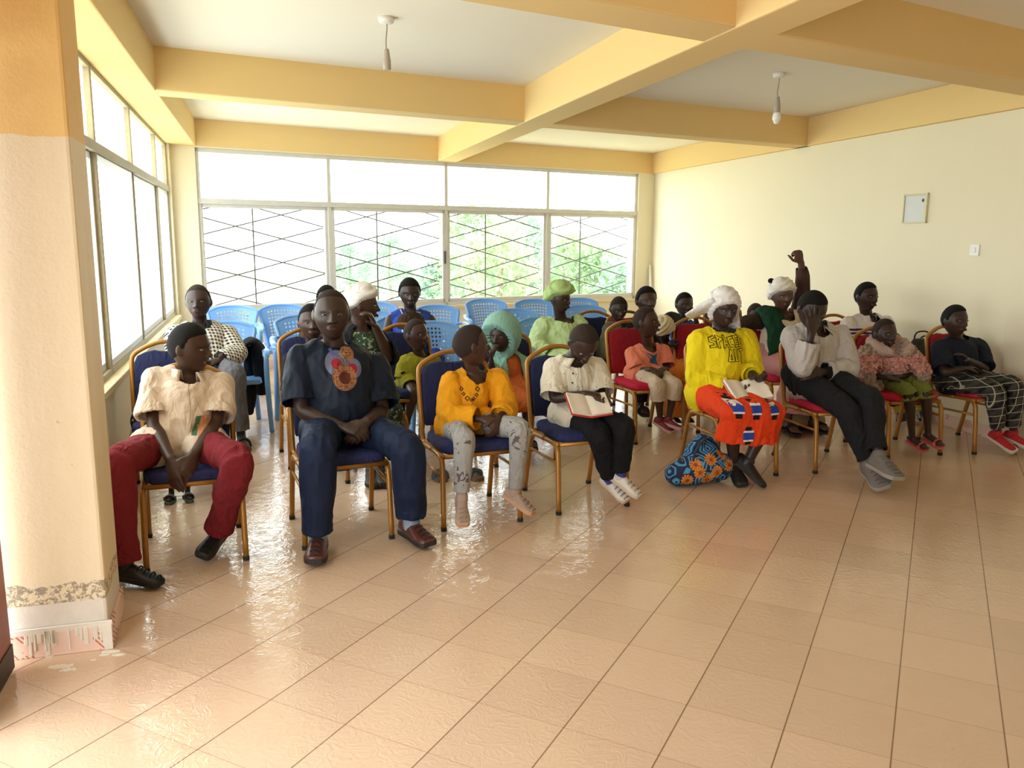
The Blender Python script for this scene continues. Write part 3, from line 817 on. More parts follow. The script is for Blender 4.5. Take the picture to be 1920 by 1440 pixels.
def head_surface(D, h, infl=0.0, carve=True):
    """D: unit directions (x side, y face, z up) -> points of a head of height h"""
    x, y, z = D[:, 0], D[:, 1], D[:, 2]
    lo = np.clip(-z, 0, 1); hi = np.clip(z, 0, 1)
    ax = .352*(1-.20*lo**1.4)*(1+.02*hi); ay = np.where(y > 0, .40*(1-.02*lo), .46*(1-.46*lo**1.1)); az = np.where(z > 0, .50, .50)
    P = np.stack([x*ax, y*ay, z*az], 1)
    P[:, 1] += np.where((z < -.45) & (y > -.2), .055*np.clip((-z-.45)/.4, 0, 1)*(1-np.abs(x)), 0)
    fl = np.clip(y-.25, 0, 1)
    P[:, 1] -= .035*fl*np.exp(-((np.abs(x)-.62)/.25)**2)          # flatter temples
    if carve:
        for s in (-1, 1):
            d2 = ((P[:, 0]-s*.15)/.085)**2+((P[:, 2]-.02)/.06)**2
            P[:, 1] -= np.where(y > 0, .035*np.exp(-d2), 0)
            d2 = ((P[:, 0]-s*.15)/.14)**2+((P[:, 2]-.105)/.035)**2
            P[:, 1] += np.where(y > 0, .016*np.exp(-d2), 0)          # brow
            d2 = ((P[:, 0]-s*.19)/.09)**2+((P[:, 2]+.12)/.08)**2
            P[:, 1] += np.where(y > 0, .02*np.exp(-d2), 0)           # cheek
        d2 = (P[:, 0]/.15)**2+((P[:, 2]+.27)/.11)**2
        P[:, 1] += np.where(y > 0, .03*np.exp(-d2), 0)               # muzzle
        d2 = (P[:, 0]/.12)**2+((P[:, 2]+.44)/.06)**2
        P[:, 1] += np.where(y > 0, .025*np.exp(-d2), 0)              # chin
    P = P+D*infl
    return P*h
def sphere_dirs(nt=40, npz=56):
    V = [(0, 0, 1.)]
    for i in range(1, nt):
        a = PI*i/nt
        for k in range(npz):
            b = 2*PI*k/npz; V.append((math.sin(a)*math.cos(b), math.sin(a)*math.sin(b), math.cos(a)))
    V.append((0, 0, -1.)); F = []
    for k in range(npz): F.append((0, 1+k, 1+(k+1) % npz))
    for i in range(nt-2):
        for k in range(npz):
            a = 1+i*npz+k; b = 1+i*npz+(k+1) % npz; F.append((a, a+npz, b+npz, b))
    L = len(V)-1; s0 = 1+(nt-2)*npz
    for k in range(npz): F.append((s0+k, L, s0+(k+1) % npz))
    return np.array(V), F
SD_V, SD_F = sphere_dirs()
class Frame:
    def __init__(s, c, fwd_bearing, pitch, roll):
        f = bvec(fwd_bearing); p = math.radians(pitch); f = f*math.cos(p)+np.array([0, 0, math.sin(p)])
        side = unit(np.cross(f, [0, 0, 1.])); up = np.cross(side, f)
        r = math.radians(roll); s2 = side*math.cos(r)+up*math.sin(r); u2 = -side*math.sin(r)+up*math.cos(r)
        s.c = np.asarray(c, float); s.R = np.stack([s2, f, u2], 1)      # columns: side (person's right is -?), face, up
    def __call__(s, P): return s.c+np.asarray(P, float) @ s.R.T
def head_parts(fr, h):
    out_ = [(fr(head_surface(SD_V, h)), SD_F)]
    def T(pts, rad, **kw): out_.append((lambda r: (fr(np.array(r[0])*h), r[1]))(tube(np.array(pts), rad, **kw)))
    T([(0, .375, .06), (0, .42, -.03), (0, .462, -.115)], [(.030, .03), (.038, .035), (.05, .04)], ref=(1, 0, 0), seg=12, per=3)
    for s in (-1, 1): out_.append((lambda r: (fr(np.array(r[0])*h), r[1]))(ellipsoid((s*.052, .405, -.125), (.042, .05, .034), 10, 7)))
    for zz, ry, rz in ((-.243, .026, .021), (-.280, .028, .025)):
        T([(-.105, .385, zz-.003), (-.05, .420, zz), (0, .428, zz-.002), (.05, .420, zz), (.105, .385, zz-.003)], [(.008, .008), (rz, ry), (rz, ry), (rz, ry), (.008, .008)], ref=(0, 0, 1), seg=10, per=3)
    for s in (-1, 1):
        Re = np.array([[math.cos(.35), -s*math.sin(.35), 0], [s*math.sin(.35), math.cos(.35), 0], [0, 0, 1]])
        out_.append((lambda r: (fr(np.array(r[0])*h), r[1]))(ellipsoid((s*.362, -.03, -.02), (.032, .075, .125), 12, 9, Re)))
    return out_
def eye_parts(fr, h):
    """eyeball turned with the face: the dark iris is the front cap"""
    r = []
    for s in (-1, 1):
        V, F = ellipsoid((0, 0, 0), (1, 1, 1), 16, 10)
        V = V[:, [0, 2, 1]]                                            # pole forward
        mi = [1 if np.mean([V[i][1] for i in f]) > .70 else 0 for f in F]
        V = V*np.array([.050, .040, .021])+np.array([s*.148, .343, .02])
        r.append((fr(V*h), F, mi))
    return r
def hair_part(fr, h, thick=.012, line=.60, back=-.42):
    y = SD_V[:, 1]; sm = lambda t: np.clip(t, 0, 1)**2*(3-2*np.clip(t, 0, 1)); thr = np.where(y > 0, -.04+(line-.16)*sm((y-.05)/.32)+.20*np.clip((y-.37)/.55, 0, 1), -.04+(back+.04)*np.clip(-y, 0, 1)**.6)
    m = np.clip((SD_V[:, 2]-thr)/.12, -1, 1)
    P = head_surface(SD_V, h, 0, False)+SD_V*(np.clip(m, -.4, 1)*thick)[:, None]
    keep = [f for f in SD_F if np.mean(m[list(f)]) > -.35]
    return fr(P), keep
def scarf_part(fr, h, thick=.02, line=.45, back=-.75, side=-.1, wobble=True):
    x, y = SD_V[:, 0], SD_V[:, 1]
    thr = np.where(y > 0, side+(line-side)*np.clip(y, 0, 1)**.7, side+(back-side)*np.clip(-y, 0, 1)**.6)
    m = np.clip((SD_V[:, 2]-thr)/.08, -1, 1)
    wob = 1+.14*np.sin(SD_V[:, 2]*24+SD_V[:, 0]*12+y*5) if thick >= .05 else 1+.25*np.sin(SD_V[:, 2]*26+SD_V[:, 0]*9)
    if not wobble: wob = 1+.0*y
    P = head_surface(SD_V, h, 0, False)+SD_V*(np.clip(m, -.4, 1)*thick*wob)[:, None]
    keep = [f for f in SD_F if np.mean(m[list(f)]) > -.3]
    return fr(P), keep

def hand_parts(w, d, nrm, thumb, k, curl=.35, spread=.0, fist=False):
    """wrist w, finger direction d, palm normal nrm, thumb side vector; k scales to an adult hand 1"""
    d = unit(d); nrm = unit(nrm-d*np.dot(nrm, d)); t = unit(np.cross(d, nrm)); t = t*(1 if np.dot(t, thumb) > 0 else -1)
    L = lambda *a: np.asarray(w)+d*a[0]*k+t*a[1]*k+nrm*a[2]*k
    o = [tube([L(-.012, 0, 0), L(.02, .002, 0), L(.06, 0, .002), L(.092, -.002, .004)], np.array([(.026, .019), (.032, .018), (.041, .016), (.040, .013)])*k, ref=t, seg=14, per=3, cap=(.6, .8))]
    for i, (u, ln) in enumerate(((.030, .072), (.0105, .080), (-.0095, .075), (-.029, .060))):
        p = L(.088-.004*abs(i-1.2), u, .004); a = curl*(1+.12*i); di = d+t*spread*(1.5-i)*.25; di = unit(di); pts = [L(.070, u*.93, .003), p]; ang = 0
        seg = (.46, .30, .24)
        if fist: a = 1.25
        for sgl in seg:
            ang += a; v = di*math.cos(ang)+nrm*math.sin(ang); pts.append(pts[-1]+v*ln*sgl*k)
        r = np.array([.0098, .0102, .0095, .0088, .0074])*k
        o.append(tube(pts, r, ref=t, seg=10, per=3))
    a1 = L(.022, .022, .004); v1 = d*.55+t*.72+nrm*.38; v2 = d*.85+t*.2+nrm*.45
    p2 = a1+unit(v1)*.040*k; p3 = p2+unit(v2)*.032*k; p4 = p3+unit(v2+nrm*.3)*.026*k
    o.append(tube([a1-unit(v1)*.01*k, a1, p2, p3, p4], np.array([.016, .0165, .0125, .0112, .0085])*k, seg=10, per=3))
    return o

def lerp(a, b, t): return np.asarray(a)*(1-t)+np.asarray(b)*t
SHOE_PROF = [(-.5, .62, .9), (-.46, .80, 1.0), (-.30, .86, 1.05), (-.1, .82, .95), (.1, .92, .72), (.28, 1.0, .55), (.42, .88, .46), (.49, .58, .40)]
def shoe_local(L, W, H):
    """upper and sole in local axes: y = toe, z = up from the sole's underside"""
    up_V = []; rings = []
    seg = 20; th = np.linspace(0, 2*PI, seg, endpoint=False)
    Q = catmull(np.array(SHOE_PROF), 3)
    for (y, w, hh) in Q:
        c = np.sign(np.cos(th))*np.abs(np.cos(th))**.75; s = np.sin(th)
        zz = np.where(s > 0, s*(H*hh-.018), s*.004)+.018
        rings.append(np.stack([c*W*.5*w, np.full(seg, y*L), zz], 1))
    V = np.vstack(rings); m = len(rings); F = []
    for i in range(m-1):
        for k in range(seg): k2 = (k+1) % seg; F.append((i*seg+k, i*seg+k2, (i+1)*seg+k2, (i+1)*seg+k))
    F.append(tuple(range(seg))[::-1]); F.append(tuple(range((m-1)*seg, m*seg)))
    sole_V = []; sr = []
    for dz, k_ in ((0, .96), (.004, 1.0), (.02, 1.0), (.024, .97)):
        ring = [(W*.52*w*k_, y*L*1.03) for y, w, hh in Q]+[(-W*.52*w*k_, y*L*1.03) for y, w, hh in Q[::-1]]
        sr.append([(a, b, dz) for a, b in ring])
    n = len(sr[0]); SV = [p for r in sr for p in r]; SF = [tuple(range(n))[::-1], tuple(range(3*n, 4*n))]
    for i in range(3):
        for k in range(n): k2 = (k+1) % n; SF.append((i*n+k, i*n+k2, (i+1)*n+k2, (i+1)*n+k))
    return (V, F), (np.array(SV), SF), Q

class Person:
    def __init__(s, base, F, J, hh, look=(170, 0, 0), skin=0, r=1.0, vox=.006, label='', group=None, handk=None, build=1.0, hide_hands=False):
        s.base = np.array([base[0], base[1], 0.0]); s.F = bvec(F); s.S = np.cross(s.F, [0, 0, 1.])*-1.0   # S: towards the picture's right when facing the camera
        s.S = np.array([-s.F[1], s.F[0], 0.0]); s.Z = np.array([0, 0, 1.])
        s.hh, s.r, s.vox, s.skin = hh, r, vox, skin
        s.root = empty('person', s.base, face_rot(F)); tag(s.root, label, 'person', group); s.inv = root_inv(s.root)
        k = s.k = r
        D = dict(pel=(0, -.08, .46+.085*k), nk=(0, -.13, .46+.59*k), hd=(0, -.09, .46+.59*k+hh*.78),
                 sl=(-.185*k, -.13, .46+.54*k), sr=(.185*k, -.13, .46+.54*k), el=(-.225*k, -.05, .46+.27*k), er=(.225*k, -.05, .46+.27*k),
                 wl=(-.12*k, .17*k, .46+.19*k), wr=(.12*k, .17*k, .46+.19*k), fl=(-.06*k, .28*k, .46+.17*k), fr=(.06*k, .28*k, .46+.17*k),
                 kl=(-.12*k, -.08+.44*k, .46+.075*k), kr=(.12*k, -.08+.44*k, .46+.075*k))
        for a in 'lr':
            sg = -1 if a == 'l' else 1
            zk = D['k'+a][2]; D['a'+a] = (sg*.12*k, D['k'+a][1]-.03, max(.085*k, zk-.44*k)); D['t'+a] = (sg*.14*k, D['k'+a][1]+.12*k, D['a'+a][2]-.055*k)
        s.J = {n: s.base+s.S*v[0]+s.F*v[1]+s.Z*v[2] for n, v in D.items()}
        for n, v in J.items():
            if len(v) == 4: s.J[n] = on_floor(v[0], v[1], v[3])
            else: s.J[n] = on_plane(v[0], v[1], s.base+s.F*v[2], s.F)
        J_ = s.J; J_['pel'][2] = max(J_['pel'][2], .46+.055*k)
        for a, sg in (('l', -1), ('r', 1)):                            # joints nobody can see hang from the ones one can
            if 's'+a not in J: J_['s'+a] = J_['nk']+s.S*sg*.18*k-s.Z*.05*k
            if 'e'+a not in J: J_['e'+a] = J_['s'+a]+s.S*sg*.035*k+s.F*.07*k-s.Z*.25*k
            if 'w'+a not in J:
                J_['w'+a] = J_['e'+a]+s.F*.20*k-s.S*sg*.09*k-s.Z*.03*k; J_['w'+a][2] = max(J_['w'+a][2], .46+.17*k); J_['f'+a] = J_['w'+a]+s.F*.08-s.S*sg*.05
        for a in 'lr':                                                # nobody sinks into a seat or the floor
            if 'k'+a in D: J_['k'+a][2] = max(J_['k'+a][2], .40+.06*k)
        for a in 'lr':                                                # a finger target nobody gave lies along the forearm
            if 'w'+a in J and 'f'+a not in J: s.J['f'+a] = s.J['w'+a]+unit(s.J['w'+a]-s.J['e'+a])*.1
            if 'k'+a in J and 'a'+a not in J: s.J['a'+a] = s.J['k'+a]-s.Z*min(.42*k, s.J['k'+a][2]-.08*k)-s.F*.02
            if ('a'+a in J or 'k'+a in J) and 't'+a not in J: s.J['t'+a] = s.J['a'+a]+s.F*.15*k-s.Z*.05*k
        for a in 'lr':
            J_['a'+a][2] = max(J_['a'+a][2], .082*k); J_['t'+a][2] = max(J_['t'+a][2], .026*k)
        s.handk = handk or (.62+.38*min(1, k)) * (1.0 if k > .9 else .92)
        s.b = build
        s.fr = Frame(s.J['hd'], *look)
        s.hipax = unit((s.J['kr']-s.J['kl'])*.0+s.S); s.shax = unit(s.J['sr']-s.J['sl'])
        s.hipL = s.J['pel']-s.S*.09*k; s.hipR = s.J['pel']+s.S*.09*k
        s.normals = {}
    def torso(s, inf=0.0, low=-.10, top=1.0, belly=0.0, flare=0.0, wk=1.0):
        k, b = s.k, s.b; p, n = s.J['pel'], s.J['nk']; up = unit(n-p); back = -s.F
        shw = np.linalg.norm(s.J['sr']-s.J['sl'])/2
        st = [(low, .150*k*b+flare, .115*k*b+flare), (0, .165*k*b, .125*k*b), (.28, .145*k*b, .112*k*b+belly), (.55, .155*k*b, .115*k*b+belly*.5), (.78, min(shw*.95, .165*k*b), .105*k*b), (.91, min(shw*.80, .14*k*b), .080*k*b), (1.0, .062*k, .058*k)]
        pts = []; rad = []; ref = []
        Lt = np.linalg.norm(n-p)
        for t, a, d in st:
            q = p+(n-p)*t if t >= 0 else p+up*(t*k)
            bow = s.F*(.03*k*math.sin(PI*min(max(t, 0), 1)))*(1 if belly else .4)
            pts.append(q+bow); rad.append(((a+inf)*wk, (d+inf)*wk)); ref.append(unit(lerp(s.S, s.shax, min(1, max(0, t)))))
        return tube(pts, rad, ref=ref, seg=24, per=4, cap=(.6, .5))
    def shoulders(s, inf=0.0):
        k, b = s.k, s.b; o = []
        for a in 'lr':
            o.append(tube([s.J['nk']-s.Z*.005*k, lerp(s.J['nk'], s.J['s'+a], .5)+s.Z*.006*k, s.J['s'+a]-s.Z*.006*k], [.055*k+inf, .052*k*b+inf, .049*k*b+inf], seg=14, per=3))
        return o
    def arm(s, a, inf=0.0, t0=0.0, t1=2.0, hollow=None, flare=0.0):
        """t 0..1 upper arm, 1..2 forearm"""
        k, b = s.k, .5+.5*s.b; S_, E, W = s.J['s'+a], s.J['e'+a], s.J['w'+a]
        st = [(0, .050), (.3, .049), (.65, .044), (.93, .039), (1.07, .039), (1.3, .041), (1.65, .033), (2, .0265)]
        f = lambda t: lerp(S_, E, t) if t <= 1 else lerp(E, W, t-1)
        rr = lambda t: np.interp(t, [q for q, _ in st], [w for _, w in st])*k*b
        ts = [t for t, _ in st if t0 < t < t1-.04]; ts = [t0]+ts+[t1]
        return tube([f(t) for t in ts], [rr(t)+inf+flare*max(0, (t-t0)/(t1-t0)) for t in ts], seg=16, per=3, cap=(1, .8), hollow=hollow)
    def leg(s, a, inf=0.0, t1=2.0, hollow=None, flare=0.0, t0=-.1, knee=0.0):
        k, b = s.k, .4+.6*s.b; H, Kn, A = (s.hipL if a == 'l' else s.hipR), s.J['k'+a], s.J['a'+a]
        st = [(-.1, .088), (0, .092), (.35, .082), (.7, .066), (.95, .056), (1.08, .053), (1.3, .055), (1.6, .044), (1.85, .036), (2, .034)]
        f = lambda t: (H+(H-Kn)*-t) if t < 0 else (lerp(H, Kn, t) if t <= 1 else lerp(Kn, A, t-1))
        rr = lambda t: np.interp(t, [q for q, _ in st], [w for _, w in st])*k*b
        ts = [t0]+[t for t, _ in st if t0 < t < t1-.04]+[t1]
        fl_ = lambda t: flare*max(0, (t-.9)/(max(t1, 1)-.89)) if t > .9 else 0
        return tube([f(t) for t in ts], [rr(t)+inf+fl_(t)+knee*math.exp(-((t-1)/.2)**2) for t in ts], seg=18, per=3, cap=(1, .8), hollow=hollow)
    def foot_frame(s, a):
        A, T = s.J['a'+a], s.J['t'+a]; d = unit(T-A)
        shin = unit(s.J['a'+a]-s.J['k'+a])
        y = unit(T-(A-s.Z*0)) if False else None
        # sole axis: from below the heel to the toe
        heel = A+shin*.055*s.k-unit(d-shin*np.dot(d, shin))*.045*s.k
        yax = unit(T-heel); x = unit(np.cross(yax, -shin)); z = np.cross(x, yax)
        if z[2] < 0 and abs(z[2]) > .2: x, z = -x, -z
        return heel, yax, x, z
    def foot(s, a):
        h, y, x, z = s.foot_frame(a); k = s.k; A = s.J['a'+a]
        pts = [h-y*.0+z*.03*k, h+y*.05*k+z*.035*k, h+y*.13*k+z*.028*k, h+y*.19*k+z*.018*k, h+y*.215*k+z*.014*k]
        o = [tube(pts, np.array([(.030, .030), (.033, .034), (.038, .026), (.042, .016), (.034, .010)])*k, ref=x, seg=14, per=3)]
        o.append(tube([A, lerp(A, h+y*.05*k+z*.03*k, .6), h+y*.055*k+z*.03*k], np.array([.034, .035, .034])*k, seg=12, per=2))
        for i, u in enumerate((-.028, -.013, .001, .014, .027)):
            o.append(tube([h+y*.19*k+x*u*k+z*.014*k, h+y*(.235-.006*i)*k+x*u*1.05*k+z*.010*k], np.array([.010, .0085])*k, seg=8, per=1))
        return o
    def make_body(s, hands=True, curl=(.35, .35), fist=(False, False), nl=None, nr=None, feet=True, legs=True, spread=0.0):
        fr = s.fr; k = s.k; J = s.J
        parts = head_parts(fr, s.hh)
        hb = fr(np.array([0, -.08, -.22])*s.hh)
        parts.append(tube([lerp(J['nk'], J['pel'], .12), J['nk'], lerp(J['nk'], hb, .5), hb], np.array([.07*k, .056*k*(.6+.4*s.b), .052*k*(.6+.4*s.b)*1.0, .052*k*(.6+.4*s.b)]), seg=16, per=3))
        parts.append(s.torso(-.006)); parts += s.shoulders(-.006)
        for i, a in enumerate('lr'):
            parts.append(s.arm(a))
            if hands:
                d = J['f'+a]-J['w'+a]; nn = (nl, nr)[i]
                nn = s.S*nn[0]+s.F*nn[1]+s.Z*nn[2] if nn else -s.Z*.8+(s.S if a == 'l' else -s.S)*.5
                th = (s.S if a == 'l' else -s.S)+s.Z*.6+s.F*.2
                parts += hand_parts(J['w'+a], d, nn, th, s.handk, curl[i], spread if i == 0 else 0, fist=fist[i])
            if legs: parts.append(s.leg(a))
            if legs and feet: parts += s.foot(a)
        V, F = remesh(parts, s.vox)
        # smooth the joints, but keep face and hands crisp
        w = np.ones(len(V))
        for c, rad in ((J['hd'], s.hh*.62), (J['fl'], .13*s.handk), (J['fr'], .13*s.handk)):
            d = np.linalg.norm(V-c, axis=1); w *= np.clip((d-rad*.9)/(rad*.25), .0, 1)
        V = smooth_mesh(V, F, 6, w); V = smooth_mesh(V, F, 1, None, .5)
        c = V[F].mean(1); L = (c-s.fr.c) @ s.fr.R / s.hh
        mi = ((np.abs(L[:, 2]+.26) < .05) & (np.abs(L[:, 0]) < .105) & (L[:, 1] > .405)).astype(int)
        s.body = link_mesh('body', V, F, [SKIN[s.skin], LIPS], s.root, s.inv, mi)
        for V, F_, m_ in eye_parts(fr, s.hh):
            b = MB(); b.add(V, F_); b.mi = m_; b.build('eye', [EYEW, EYED], s.root, True, inv=s.inv)
        return s
    def hair(s, m=None, thick=.006, line=.70, back=-.60):
        V, F = hair_part(s.fr, s.hh, thick, line, back); b = MB(); b.add(V, F); return b.build('hair', m or HAIRM, s.root, True, inv=s.inv)
    def scarf(s, m, thick=.02, line=.45, back=-.75, side=-.1, name='head_scarf'):
        V, F = scarf_part(s.fr, s.hh, thick, line, back, side); b = MB(); b.add(V, F); return b.build(name, m, s.root, True, inv=s.inv)
    def cloth_obj(s, name, parts, mats, fold=.008, seed=1, cuts=(), vox=None, freq=14, sm=4, parent=None, facemat=None, fuzz=0.0):
        V, F = remesh(parts, vox or s.vox)
        V = smooth_mesh(V, F, sm)
        Nn = normals_of(V, F); V = V+Nn*(fold*1.25*folds(V, seed, freq))[:, None]
        if fuzz: V = V+np.array([noise.noise_vector(Vector(q)*70) for q in V.tolist()])*fuzz
        else: V = smooth_mesh(V, F, 1, None, .3)
        if cuts:
            c = V[F].mean(1); keep = np.ones(len(F), bool)
            for (cc, rad) in cuts: keep &= (((c-np.asarray(cc))/np.asarray(rad))**2).sum(1) > 1
            F = F[keep]; used = np.unique(F); mp = -np.ones(len(V), int); mp[used] = np.arange(len(used)); V = V[used]; F = mp[F]
        mi = facemat(V[F].mean(1)) if facemat else None
        o = link_mesh(name, V, F, mats, s.root if parent is None else parent, s.inv, mi)
        return o, V, F
    def shirt(s, m, sleeve=(.75, .75), inf=.012, name='shirt', neck=.075, vneck=0.0, low=-.10, belly=0.0, flare=0.0, sl_flare=.012, fold=.007, seed=1, collar=None, vox=None, wk=1.0, sleeve_inf=.008, fuzz=0.0, facemat=None, hem=0.0):
        k = s.k; parts = [s.torso(inf, low, belly=belly, flare=flare, wk=wk)]+s.shoulders(inf)
        if hem: parts += [s.leg(a, inf+.020, hem, None, 0, .0) for a in 'lr']
        for a, t in zip('lr', sleeve):
            if t: parts.append(s.arm(a, inf+sleeve_inf, 0, t, .006 if t < 2.05 else None, sl_flare))
        up = unit(s.J['nk']-s.J['pel']); fwd = unit(s.F-up*np.dot(s.F, up))
        cuts = []
        if neck: cuts.append((s.J['nk']+up*.05*k, (neck*k+.01,)*3))
        if vneck: 
            for q in np.linspace(0, 1, 6): cuts.append((s.J['nk']-up*vneck*q+fwd*(.06*k+.02*q), ((neck*(1-q)*.75+.012)*k+.004,)*3))
        o, V, F = s.cloth_obj(name, parts, m, fold, seed, cuts, vox, facemat=facemat, fuzz=fuzz)
        s.shirtV, s.shirtF, s.shirt_o = V, F, o
        if collar is not None: s.collar(collar, o)
        return o
    def bvh(s):
        return BVHTree.FromPolygons([tuple(v) for v in s.shirtV], [tuple(int(i) for i in f) for f in s.shirtF])
    def collar(s, m, parent, h=.045, open_=.5, r=None):
        """turned-down shirt collar: a strip round the neck, open at the throat"""
        k = s.k; up = unit(s.J['nk']-s.J['pel']); f = unit(s.F-up*np.dot(s.F, up)); sd = np.cross(f, up)
        hb = s.fr(np.array([0, -.08, -.22])*s.hh); nd = unit(hb-s.J['nk'])
        b = MB(); n_ = 22; V = []
        for i in range(n_+1):
            a = open_+(2*PI-2*open_)*i/n_; c, s_ = math.cos(a), math.sin(a); fr_ = (1+c)/2
            for lay, (rr, hz) in enumerate((((.066), -.012), ((.070), .036), ((.078), .038), ((.098+.02*fr_), -.012-.022*fr_))):
                V.append(s.J['nk']+(f*c+sd*s_)*(rr+.004)*k*(.6+.4*s.b)/(.6+.4*s.b)+nd*hz*k+f*.012*k-up*.012*k)
        F = []
        for i in range(n_):
            for l in range(3): F.append((i*4+l, i*4+l+1, (i+1)*4+l+1, (i+1)*4+l))
        b.add(V, F); o = b.build('collar', m, parent, True, inv=s.inv)
        md = o.modifiers.new('s', 'SOLIDIFY'); md.thickness = .004; return o
    def pants(s, m, t1=(1.93, 1.93), inf=.012, flare=.012, fold=.007, seed=2, name='trousers', top=.28, belly=0.0, vox=None, hollow=.007, knee=.008, facemat=None):
        k, b = s.k, s.b; p = s.J['pel']; up = unit(s.J['nk']-p)
        parts = [tube([p-up*.085*k, p-up*.03*k, p+up*.05*k, p+up*(.12*k)], [(.155*k*b+inf, .11*k*b+inf), (.168*k*b+inf, .125*k*b+inf), (.16*k*b+inf, .122*k*b+inf+belly*.4), (.150*k*b+inf, .115*k*b+inf+belly*.5)], ref=s.S, seg=24, per=3, cap=(.6, .2))]
        for a, t in zip('lr', t1): parts.append(s.leg(a, inf, t, hollow, flare, knee=knee))
        o, V, F = s.cloth_obj(name, parts, m, fold, seed, (), vox, facemat=facemat)
        return o
    def skirt(s, m, t=1.5, inf=.03, wide=.05, fold=.01, seed=3, name='skirt', vox=None, sag=.0):
        k, b = s.k, s.b; p = s.J['pel']; up = unit(s.J['nk']-p)
        kn = lerp(s.J['kl'], s.J['kr'], .5); an = lerp(s.J['al'], s.J['ar'], .5); kw = np.linalg.norm(s.J['kr']-s.J['kl'])/2; aw = np.linalg.norm(s.J['ar']-s.J['al'])/2
        ax = unit(s.J['kr']-s.J['kl'])
        pts = [p+up*.14*k, p+up*.02*k, lerp(p, kn, .35), lerp(p, kn, .75), kn+unit(kn-p)*.025*k-s.Z*.01]
        rad = [(.14*k*b+inf, .11*k*b+inf), (.17*k*b+inf, .12*k*b+inf), (.155*k*b+inf+.01, .095*k+inf), (max(.13*k, kw+.065*k)+inf, .07*k+inf), (kw+.062*k+inf, .062*k+inf)]
        refs = [s.S, s.S, lerp(s.S, ax, .5), ax, ax]
        parts = [tube(pts, rad, ref=refs, seg=26, per=4, cap=(.4, .8))]+[s.leg(a, inf*.8, .7) for a in 'lr']
        q = lambda tt: lerp(kn, an, tt-1)
        if t > 1.02:
            ts = np.linspace(1.0, t, 4)
            parts.append(tube([q(x)+s.F*.01 for x in ts], [(lerp(kw, max(aw, kw*.7), (x-1))+.06*k+inf+wide*(x-1), .062*k+inf+wide*(x-1)) for x in ts], ref=[ax]*4, seg=26, per=4, cap=(.8, 0), hollow=.01))
        o, V, F = s.cloth_obj(name, parts, m, fold, seed, (), vox, 12)
        s.skirtV, s.skirtF = V, F
        return o
    def shoes(s, mu, ms, W=.095, H=.085, laces=None, L=None, name='shoe', which='lr', sock=None, sock_top=1.78):
        k = s.k; res = []
        for a in which:
            h, y, x, z = s.foot_frame(a); (V, F), (SV, SF), Q = shoe_local((L or .27*k), W*k, H*k)
            c = h+y*.095*k-z*.012
            X = np.stack([x, y, z], 1)
            lift = 0.0
            P = c+V @ X.T; PS = c+SV @ X.T
            mn = min(P[:, 2].min(), PS[:, 2].min()); 
            if mn < .001: P[:, 2] += .001-mn; PS[:, 2] += .001-mn
            b = MB(); A = s.J['a'+a]
            b.add(P, F); 
            b.tube([A-(A-s.J['k'+a])*0.02, lerp(A, h+y*.03*k+z*.04*k, .7)], [.042*k, .044*k], seg=14, per=1)
            o = b.build(name, mu, s.root, True, inv=s.inv)
            b = MB(); b.add(PS, SF); b.build('sole', ms, o, inv=s.inv, bevel=.003)
            if laces is not None:
                b = MB()
                for i in range(4):
                    yy = .02+.03*i; zz = H*k*(.80-.11*i)
                    pt = lambda u, dz: c+X @ np.array([u*W*k, yy*k*1.1, zz+dz])
                    b.tube([pt(-.22, -.004), pt(-.1, .006), pt(.1, .006), pt(.22, -.004)], [.0035]*4, seg=6, per=2)
                b.build('laces', laces, o, True, inv=s.inv)
            if sock is not None:
                b = MB(); Kn = s.J['k'+a]; f = lambda t: lerp(Kn, A, t-1)
                b.tube([f(sock_top), f(1.9), f(2.0), A+(A-Kn)*.04], [.046*k, .043*k, .043*k, .042*k], seg=14, per=2); b.build('sock', sock, s.root, True, inv=s.inv)
            res.append(o)
        return res
    def sandals(s, mu, W=.09, name='sandal', band=True, which='lr', thick=.016):
        k = s.k
        for a in which:
            h, y, x, z = s.foot_frame(a); X = np.stack([x, y, z], 1)
            (V, F), (SV, SF), Q = shoe_local(.25*k, W*k, .06*k)
            c = h+y*.105*k-z*.022; P = c+(SV*np.array([1, 1, thick/.024])) @ X.T
            if P[:, 2].min() < .001: P[:, 2] += .001-P[:, 2].min()
            b = MB(); b.add(P, SF); o = b.build(name, mu, s.root, False, inv=s.inv, bevel=.003)
            b = MB()
            for yy in ((.14, .115) if band else (.16,)):
                pts = [h+y*yy*k+x*u*k+z*w*k for u, w in ((-.045, -.008), (-.040, .035), (0, .058-.1*(yy-.1)), (.040, .035), (.045, -.008))]
                b.tube(pts, [(.004, .014)]*5, ref=(0.1, 0.2, 1), seg=8, per=3)
            b.build('strap', mu, o, True, inv=s.inv)
    def decal(s, polys, center_px, right=None, up=None, off=.003, name='print', mat=None, parent=None, fwd=None, scale=1.0, warp=None):
        """lay flat polygons (lists of 2D points in metres) onto the shirt's front"""
        t = s.bvh(); fwd = s.F if fwd is None else unit(fwd); right = s.S if right is None else unit(right); up = np.array([0, 0, 1.]) if up is None else unit(up)
        o0 = ray(*center_px); hit = t.ray_cast(Vector(CAM), Vector(o0).normalized())
        if hit[0] is None: return None
        c = np.array(hit[0]); b = MB()
        for poly in polys:
            V = []
            ok = True
            for (u, v) in poly:
                p = c+right*u*scale+up*v*scale+fwd*.35; h = t.ray_cast(Vector(p), Vector(-fwd), .8)
                if h[0] is None: ok = False; break
                V.append(np.array(h[0])+fwd*off)
            if ok: b.add(V, [tuple(range(len(V)))])
        if not b.v: return None
        return b.build(name, mat, parent or s.shirt_o, False, inv=s.inv)
